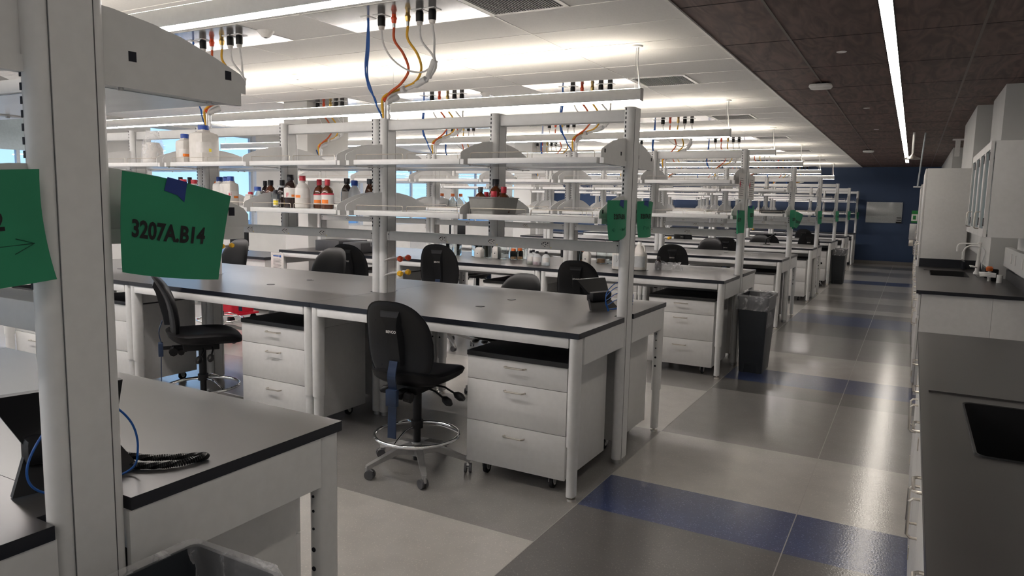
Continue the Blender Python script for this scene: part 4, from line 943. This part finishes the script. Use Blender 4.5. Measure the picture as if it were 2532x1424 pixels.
phone('black desk phone behind the second row end post', -.27, .92, DZ, -.35, 1.0)
for k, (dz, ww) in enumerate(((.16, .0), (.13, .02), (.09, .0), (.05, .01))):
    cable(['outermost loop of blue network cable by the second row phone', 'second loop of blue network cable by the second row phone', 'third loop of blue network cable by the second row phone', 'lowest loop of blue network cable by the second row phone'][k],
          [(-.16, .80+ww, DZ+.006), (-.17, .78, DZ+.04+dz*.3), (-.17, .82, DZ+dz*.85), (-.15, .92, DZ+dz+.015), (-.12, 1.02+ww, DZ+dz*.9), (-.10, 1.08, DZ+dz*.5), (-.12, 1.04, DZ+.02), (-.15, .93, DZ+.006+.002*k), (-.17, .84+ww, DZ+.012)])
# desk arm on the fifth row
t = thing('monitor_mount', 'black articulated desk mount standing on the fifth row worktop', 'monitor mount', (-.88, 10.55, DZ))
b = MB(); b.box(-.06, .06, -.05, .05, 0, .012, 'black', b=.003); b.build('base', t)
b = MB(); b.cyl((-.02, 0, .01), (-.02, 0, .10), .012, .012, 'black', 10); b.build('post', t)
b = MB(); b.tube([(-.02, 0, .095), (.14, .05, .20)], .012, 'black', 8); b.build('arm', t)
b = MB(); b.box(-.95, -.55, 9.95, 10.25, LZ+.002, LZ+.05, 'black', b=.01); tag(b.build('equipment_tray'), 'black equipment tray on the lower shelf of the fifth row', 'tray')
for i, x in enumerate((-.62, -.50)):
    b = MB(); b.box(x-.05, x+.05, 7.2+.12*i, 7.24+.12*i, DZ, DZ+.002, 'label'); tag(b.build('paper_slip'), ['small white paper slip on the fourth row worktop, left one', 'small white paper slip on the fourth row worktop, right one'][i], 'paper')

# ================================================================== BINS
def bin_(label, x, y, w=.29, d=.50, h=.74):
    t = thing('waste_bin', label, 'bin', (x, y, 0), 0, 'slim grey waste bins')
    b = MB(); shellbox(b, [(rrect(w*.74, d*.76, .02), 0), (rrect(w*.96, d*.97, .02), h-.03), (rrect(w, d, .02), h-.03), (rrect(w, d, .02), h), (rrect(w-.02, d-.02, .02), h), (rrect(w*.74-.02, d*.76-.02, .02), .01)], 'bin')
    b.box(-w*.2, w*.2, -d*.47, -d*.40, h*.80, h*.90, 'bin'); b.build('body', t)
    b = MB(); f = lambda q: -d*(.38+.10*q)-.004
    b.prism([(-w*.30, .0), (-w*.24, .10), (w*.24, .10), (w*.30, 0), (w*.22, 0), (w*.18, .082), (-w*.18, .082), (-w*.22, 0)], 'y', -d*.395-.012, -d*.38, 'bin'); b.build('foot_recess', t)
    random.seed(int(abs(x*100+y*10))); P = rrect(w+.012, d+.012, .025, 6); n = len(P); vs = []
    zs = [h-.13, h-.09, h-.05, h-.01, h+.012, h+.004, h-.05, h-.16, h-.30]; sc_ = [1.0, 1.01, 1.02, 1.02, .985, .93, .90, .87, .82]
    for zz, s_ in zip(zs, sc_):
        for k, (px, py) in enumerate(P):
            nz = noise.noise(Vector((px*40, py*40, zz*25+x))); vs.append((px*(s_+.09*nz), py*(s_+.05*nz), zz+(.018*noise.noise(Vector((px*25, py*25, 3))) if zz in (zs[0], zs[4], zs[5]) else 0)))
    b = MB(); b.add(vs, [(i*n+k, i*n+(k+1) % n, (i+1)*n+(k+1) % n, (i+1)*n+k) for i in range(len(zs)-1) for k in range(n)], 'liner'); b.build('bin_liner', t, label='clear crumpled plastic liner over the rim'); return t
bin_('grey waste bin with clear liner standing at the third row end', .185, 3.90)
bin_('grey waste bin with liner cut off by the bottom edge in the foreground', .180, -2.54, h=.765)
bin_('grey waste bin with clear liner at the sixth row end, farther away', .115, 13.65)

# ================================================================== RIGHT SIDE COUNTERS
XC = 1.522
def hndl(par, x, y, z, vert=False, L=.13):
    b = MB(); h = L/2
    P = [(x, 0, -h), (x-.022, 0, -h), (x-.032, 0, -h+.010), (x-.032, 0, h-.010), (x-.022, 0, h), (x, 0, h)] if vert else [(x, -h, 0), (x-.022, -h, 0), (x-.032, -h+.010, 0), (x-.032, h-.010, 0), (x-.022, h, 0), (x, h, 0)]
    b.tube([(p[0], p[1]+y, p[2]+z) for p in P], .0048, 'steel', 8); return b.build('handle', par)
def counter(label, y0, y1, xb, sink=None, groove=None, ends=True):
    t = thing('worktop', label, 'worktop', (0, 0, 0), 0, 'black worktops along the right wall'); z0, z1 = .884, .914
    b = MB()
    if sink:
        gx0, gx1, gy0, gy1 = groove; sx0, sx1, sy0, sy1 = sink
        for q in ((XC, gx0, y0, y1), (gx1, xb, y0, y1), (gx0, gx1, y0, gy0), (gx0, gx1, gy1, y1)): b.box(*q, z0, z1, 'top')
        zd = z1-.006
        for q in ((gx0, sx0, gy0, gy1), (sx1, gx1, gy0, gy1), (sx0, sx1, gy0, sy0), (sx0, sx1, sy1, gy1)): b.box(*q, z0, zd, 'top')
    else: b.box(XC, xb, y0, y1, z0, z1, 'top')
    b.box(XC-.0015, XC+.001, y0, y1, z0, z1-.001, 'edge'); b.box(XC, xb, y0-.0015, y0, z0, z1-.001, 'edge'); b.build('slab', t)
    if sink:
        b = MB(); w, d = sx1-sx0, sy1-sy0; cx, cy = (sx0+sx1)/2, (sy0+sy1)/2
        L = [([(cx+x, cy+y) for x, y in rrect(w+.016, d+.016, .03)], zd-.001), ([(cx+x, cy+y) for x, y in rrect(w+.012, d+.012, .03)], zd+.006), ([(cx+x, cy+y) for x, y in rrect(w, d, .026)], zd+.004), ([(cx+x, cy+y) for x, y in rrect(w-.03, d-.03, .03)], zd-.24)]
        shellbox(b, L[:3], 'dgrey', False) if False else shellbox(b, L, 'black', False); b.build('sink_bowl', t, label='dark recessed sink bowl')
    return t
def fronts(label, y0, y1, n, xb, xf=1.540):
    t = thing('base_cabinet', label, 'cabinet', (0, 0, 0), 0, 'white base cabinets along the right wall')
    b = MB(); b.box(xf+.018, xb, y0+.02, y1-.004, .10, .60, 'whitepanel'); b.box(xf+.018, xf+.04, y0+.02, y1-.004, .60, .884, 'whitepanel'); b.box(xf+.07, xb, y0+.04, y1, 0, .10, 'rubber'); b.box(xf+.02, xb-.26, y0, y0+.019, .0, .884, 'whitepanel'); b.box(xb-.258, xb, y0, y0+.019, .0, .884, 'whitepanel'); b.build('body', t)
    w = (y1-y0)/n
    for i in range(n):
        a, c_ = y0+w*i+.002, y0+w*(i+1)-.002
        b = MB(); b.box(xf-.002, xf+.017, a, c_, .70, .876, 'whitepanel', b=.001); d1 = b.build('drawer', t); hndl(d1, xf, (a+c_)/2, .80)
        b = MB(); b.box(xf-.002, xf+.017, a, c_, .105, .696, 'whitepanel', b=.001); d2 = b.build('cabinet_door', t)
        side = a+.06 if i % 2 else c_-.06; hndl(d2, xf, side, .60, True)
        for zz in (.16, .62):
            b = MB(); b.box(xf-.006, xf+.002, (c_-.012 if i % 2 else a), (c_ if i % 2 else a+.012), zz, zz+.05, 'steel'); b.build('hinge', d2)
    return t
counter('nearest black worktop on the right with a sink', -5.2, 1.20, XR-.01, (1.655, 2.12, -1.035, -.41), (1.549, 2.30, -1.12, -.285))
fronts('nearest white base cabinet run on the right, seen only by its handles', -5.2, 1.19, 10, XR-.01)
counter('second black worktop on the right with a sink and white faucet', 3.64, 6.755, XR-.08 if False else 2.335, (1.66, 2.0, 5.46, 6.18), (1.60, 2.08, 5.40, 6.24))
fronts('second white base cabinet run on the right with its end panel showing', 3.66, 6.755, 5, 2.33)
b = MB(); b.box(XC+.03, 2.158, 6.735, 6.755, .914, 1.015, 'edge'); b.box(2.135, 2.159, 5.46, 6.735, .914, 1.015, 'edge'); b.box(2.315, 2.335, 3.64, 5.45, .914, 1.015, 'edge'); b.box(1.99, 2.01, 6.40, 6.735, .914, 1.015, 'edge'); tag(b.build('backsplash'), 'black upstand around the back of the second worktop', 'backsplash')
# tall cabinets
def tall(label, y0, y1, n, xb=2.02):
    t = thing('tall_cabinet', label, 'cabinet', (0, 0, 0), 0, 'tall white cabinets along the right wall'); xf = 1.540
    b = MB(); b.box(xf+.018, xb, y0, y1-.003, .10, 2.10, 'whitepanel', b=.001); b.box(xf+.06, xb, y0+.01, y1-.01, 0, .1, 'rubber'); b.build('body', t)
    w = (y1-y0)/n
    for i in range(n):
        a, c_ = y0+w*i+.002, y0+w*(i+1)-.002; b = MB(); b.box(xf-.002, xf+.017, a, c_, .105, 2.095, 'whitepanel', b=.001); d = b.build('cabinet_door', t); hndl(d, xf, a+.05 if i % 2 else c_-.05, 1.10, True)
    return t
tall('nearest tall white cabinet beyond the sink worktop', 6.76, 8.58, 4)
counter('third black worktop between the tall cabinets on the right', 8.60, 12.5, XR-.02); fronts('third white base cabinet run on the right, far along the aisle', 8.60, 12.49, 6, XR-.02)
tall('farthest tall white cabinet near the blue wall', 12.5, 16.1, 6); counter('farthest black worktop on the right by the blue wall', 16.12, 20.2, 2.03); fronts('farthest white base cabinet run by the blue wall', 16.12, 20.19, 6, 2.03)
# wall cabinet with glazed doors
t = thing('wall_cabinet', 'white wall cabinet with glazed doors over the sink worktop', 'cabinet', (0, 0, 0)); x0, x1, y0, y1, z0, z1 = 1.905, 2.335, 2.98, 4.85, 1.40, 2.10
b = MB(); b.box(x0+.03, x1, y0, y0+.02, z0, z1, 'whitepanel', b=.001); b.box(x0+.03, x1, y1-.02, y1, z0, z1, 'whitepanel'); b.box(x0+.03, x1, y0+.02, y1-.02, z0, z0+.02, 'whitepanel'); b.box(x0+.03, x1, y0+.02, y1-.02, z1-.02, z1, 'whitepanel'); b.box(x1-.02, x1, y0+.02, y1-.02, z0, z1, 'whitepanel'); b.build('body', t)
for i in range(4):
    a = y0+.4675*i+.002; c_ = a+.4635; b = MB()
    for q in ((a, c_, z0, z0+.06), (a, c_, z1-.06, z1), (a, a+.05, z0+.06, z1-.06), (c_-.05, c_, z0+.06, z1-.06)): b.box(x0, x0+.022, *q, 'alu' if q[0] == a and q[1] < c_ and False else 'whitepanel')
    d = b.build('cabinet_door', t); b = MB(); b.box(x0+.008, x0+.013, a+.05, c_-.05, z0+.06, z1-.06, 'pane'); b.build('glass', d)
    hndl(d, x0, c_-.03 if i % 2 == 0 else a+.03, z0+.12, True)
    b = MB(); b.box(x0-.006, x0+.004, a+.01, a+.05, z0+.08, z0+.14, 'rubber'); b.box(x0-.006, x0+.004, a+.01, a+.05, z1-.14, z1-.08, 'rubber'); b.build('hinge', d)
# faucet
t = thing('faucet', 'white gooseneck lab faucet beside the second sink', 'faucet', (2.10, 5.92, HT))
b = MB(); b.lathe([(.036, 0), (.034, .02), (.022, .04), (.022, .13), (.016, .15), (.016, .33), (.022, .335), (.022, .35)], (0, 0, 0), 'tbar', 18); b.build('column', t)
b = MB(); b.tube(smooth([(0, 0, .325), (-.08, 0, .328), (-.17, 0, .325), (-.195, 0, .31), (-.203, 0, .28), (-.203, 0, .24)], 5), .009, 'tbar', 10); b.build('spout', t)
b = MB(); b.tube(smooth([(-.0, -.02, .30), (-.07, -.02, .31), (-.12, -.02, .29), (-.14, -.02, .25), (-.145, -.02, .21)], 5), .008, 'tbar', 10); b.cyl((-.145, -.02, .24), (-.145, -.02, .16), .013, .010, 'tbar', 12); b.build('vacuum_breaker', t)
for k, dy in enumerate((-.05, .05)):
    b = MB(); b.tube([(0, 0, .07), (-.02, dy, .08), (-.07, dy*1.6, .085)], .007, 'tbar', 8); b.build('lever', t)
b = MB(); b.tube(smooth([(.02, -.02, .30), (.05, -.05, .24), (.03, -.06, .12), (.05, -.09, .04), (.10, -.16, .03)], 5), .006, 'wcable', 8); b.build('hose', t)
t = thing('eyewash_unit', 'white eyewash fitting with orange cap lying near the faucet', 'eyewash', (2.19, 5.0, HT))
b = MB(); b.cyl((.03, -.05, 0), (.03, -.05, .075), .026, .026, 'tbar', 18); b.build('base', t)
for k in range(3):
    b = MB(); b.tube([(.0, -.02, .05+.015*k), (-.08, .0, .055+.015*k), (-.13, .01+.02*k, .05+.015*k)], .008, 'tbar', 8); b.build('nozzle', t)
b = MB(); b.lathe([(.028, 0), (.032, .03), (.02, .045)], (-.05, .06, .10), 'orange', 14); b.tube([(-.05, .06, 0), (-.05, .06, .10)], .009, 'tbar', 8); b.build('cap', t, label='orange cap')
b = MB(); b.box(-.03, .03, .07, .12, 0, .12, 'black', b=.01); b.build('holder', t)
# wall raceway with outlets
t = thing('wall_raceway', 'grey wall raceway with outlets above the second worktop', 'raceway', (0, 0, 0)); b = MB(); b.box(2.285, 2.34, 3.1, 5.44, 1.05, 1.24, 'wallw', b=.003); b.build('channel', t)
for y in (3.5, 4.0, 4.5, 4.8): b = MB(); b.box(2.28, 2.285, y, y+.07, 1.11, 1.20, 'label', b=.001); b.build('outlet', t)
# far wall items
t = thing('whiteboard', 'glass whiteboard on the navy blue far wall', 'whiteboard', (.68, YF-.03, 1.535)); b = MB(); b.box(-.475, .475, -.006, .006, -.305, .305, 'board', b=.004); b.build('panel', t)
for x in (-.43, .43):
    for z in (-.27, .27): b = MB(); b.cyl((x, -.012, z), (x, .029, z), .012, .012, 'steel', 12); b.build('standoff', t)
b = MB(); b.box(.33, .47, -.03, -.006, -.30, -.26, 'black'); b.build('marker_tray', t)
for k in range(4): b = MB(); b.cyl((.34, -.02, -.245+k*.032), (.46, -.02, -.245+k*.032), .010, .010, ['label', 'black', 'label', 'black'][k], 8); b.build('marker', t)
t = thing('towel_dispenser', 'steel towel dispenser under a green and white sign at the cabinets', 'dispenser', (1.49, 15.2, 0)); b = MB(); b.box(-.10, .04, 0, .3, .95, 1.30, 'alu', b=.004); b.build('casing', t)
b = MB(); b.box(-.09, .0, .05, .25, .80, .95, 'steel', b=.004); b.build('tray', t); b = MB(); b.box(-.08, .04, -.006, 0, 1.33, 1.60, 'label'); b.box(-.08, .04, -.008, -.006, 1.52, 1.60, 'exitg'); b.box(-.08, .04, -.008, -.006, 1.33, 1.37, 'exitg'); b.box(-.05, .01, -.008, -.006, 1.40, 1.49, 'exitg'); b.build('sign_panel', t)
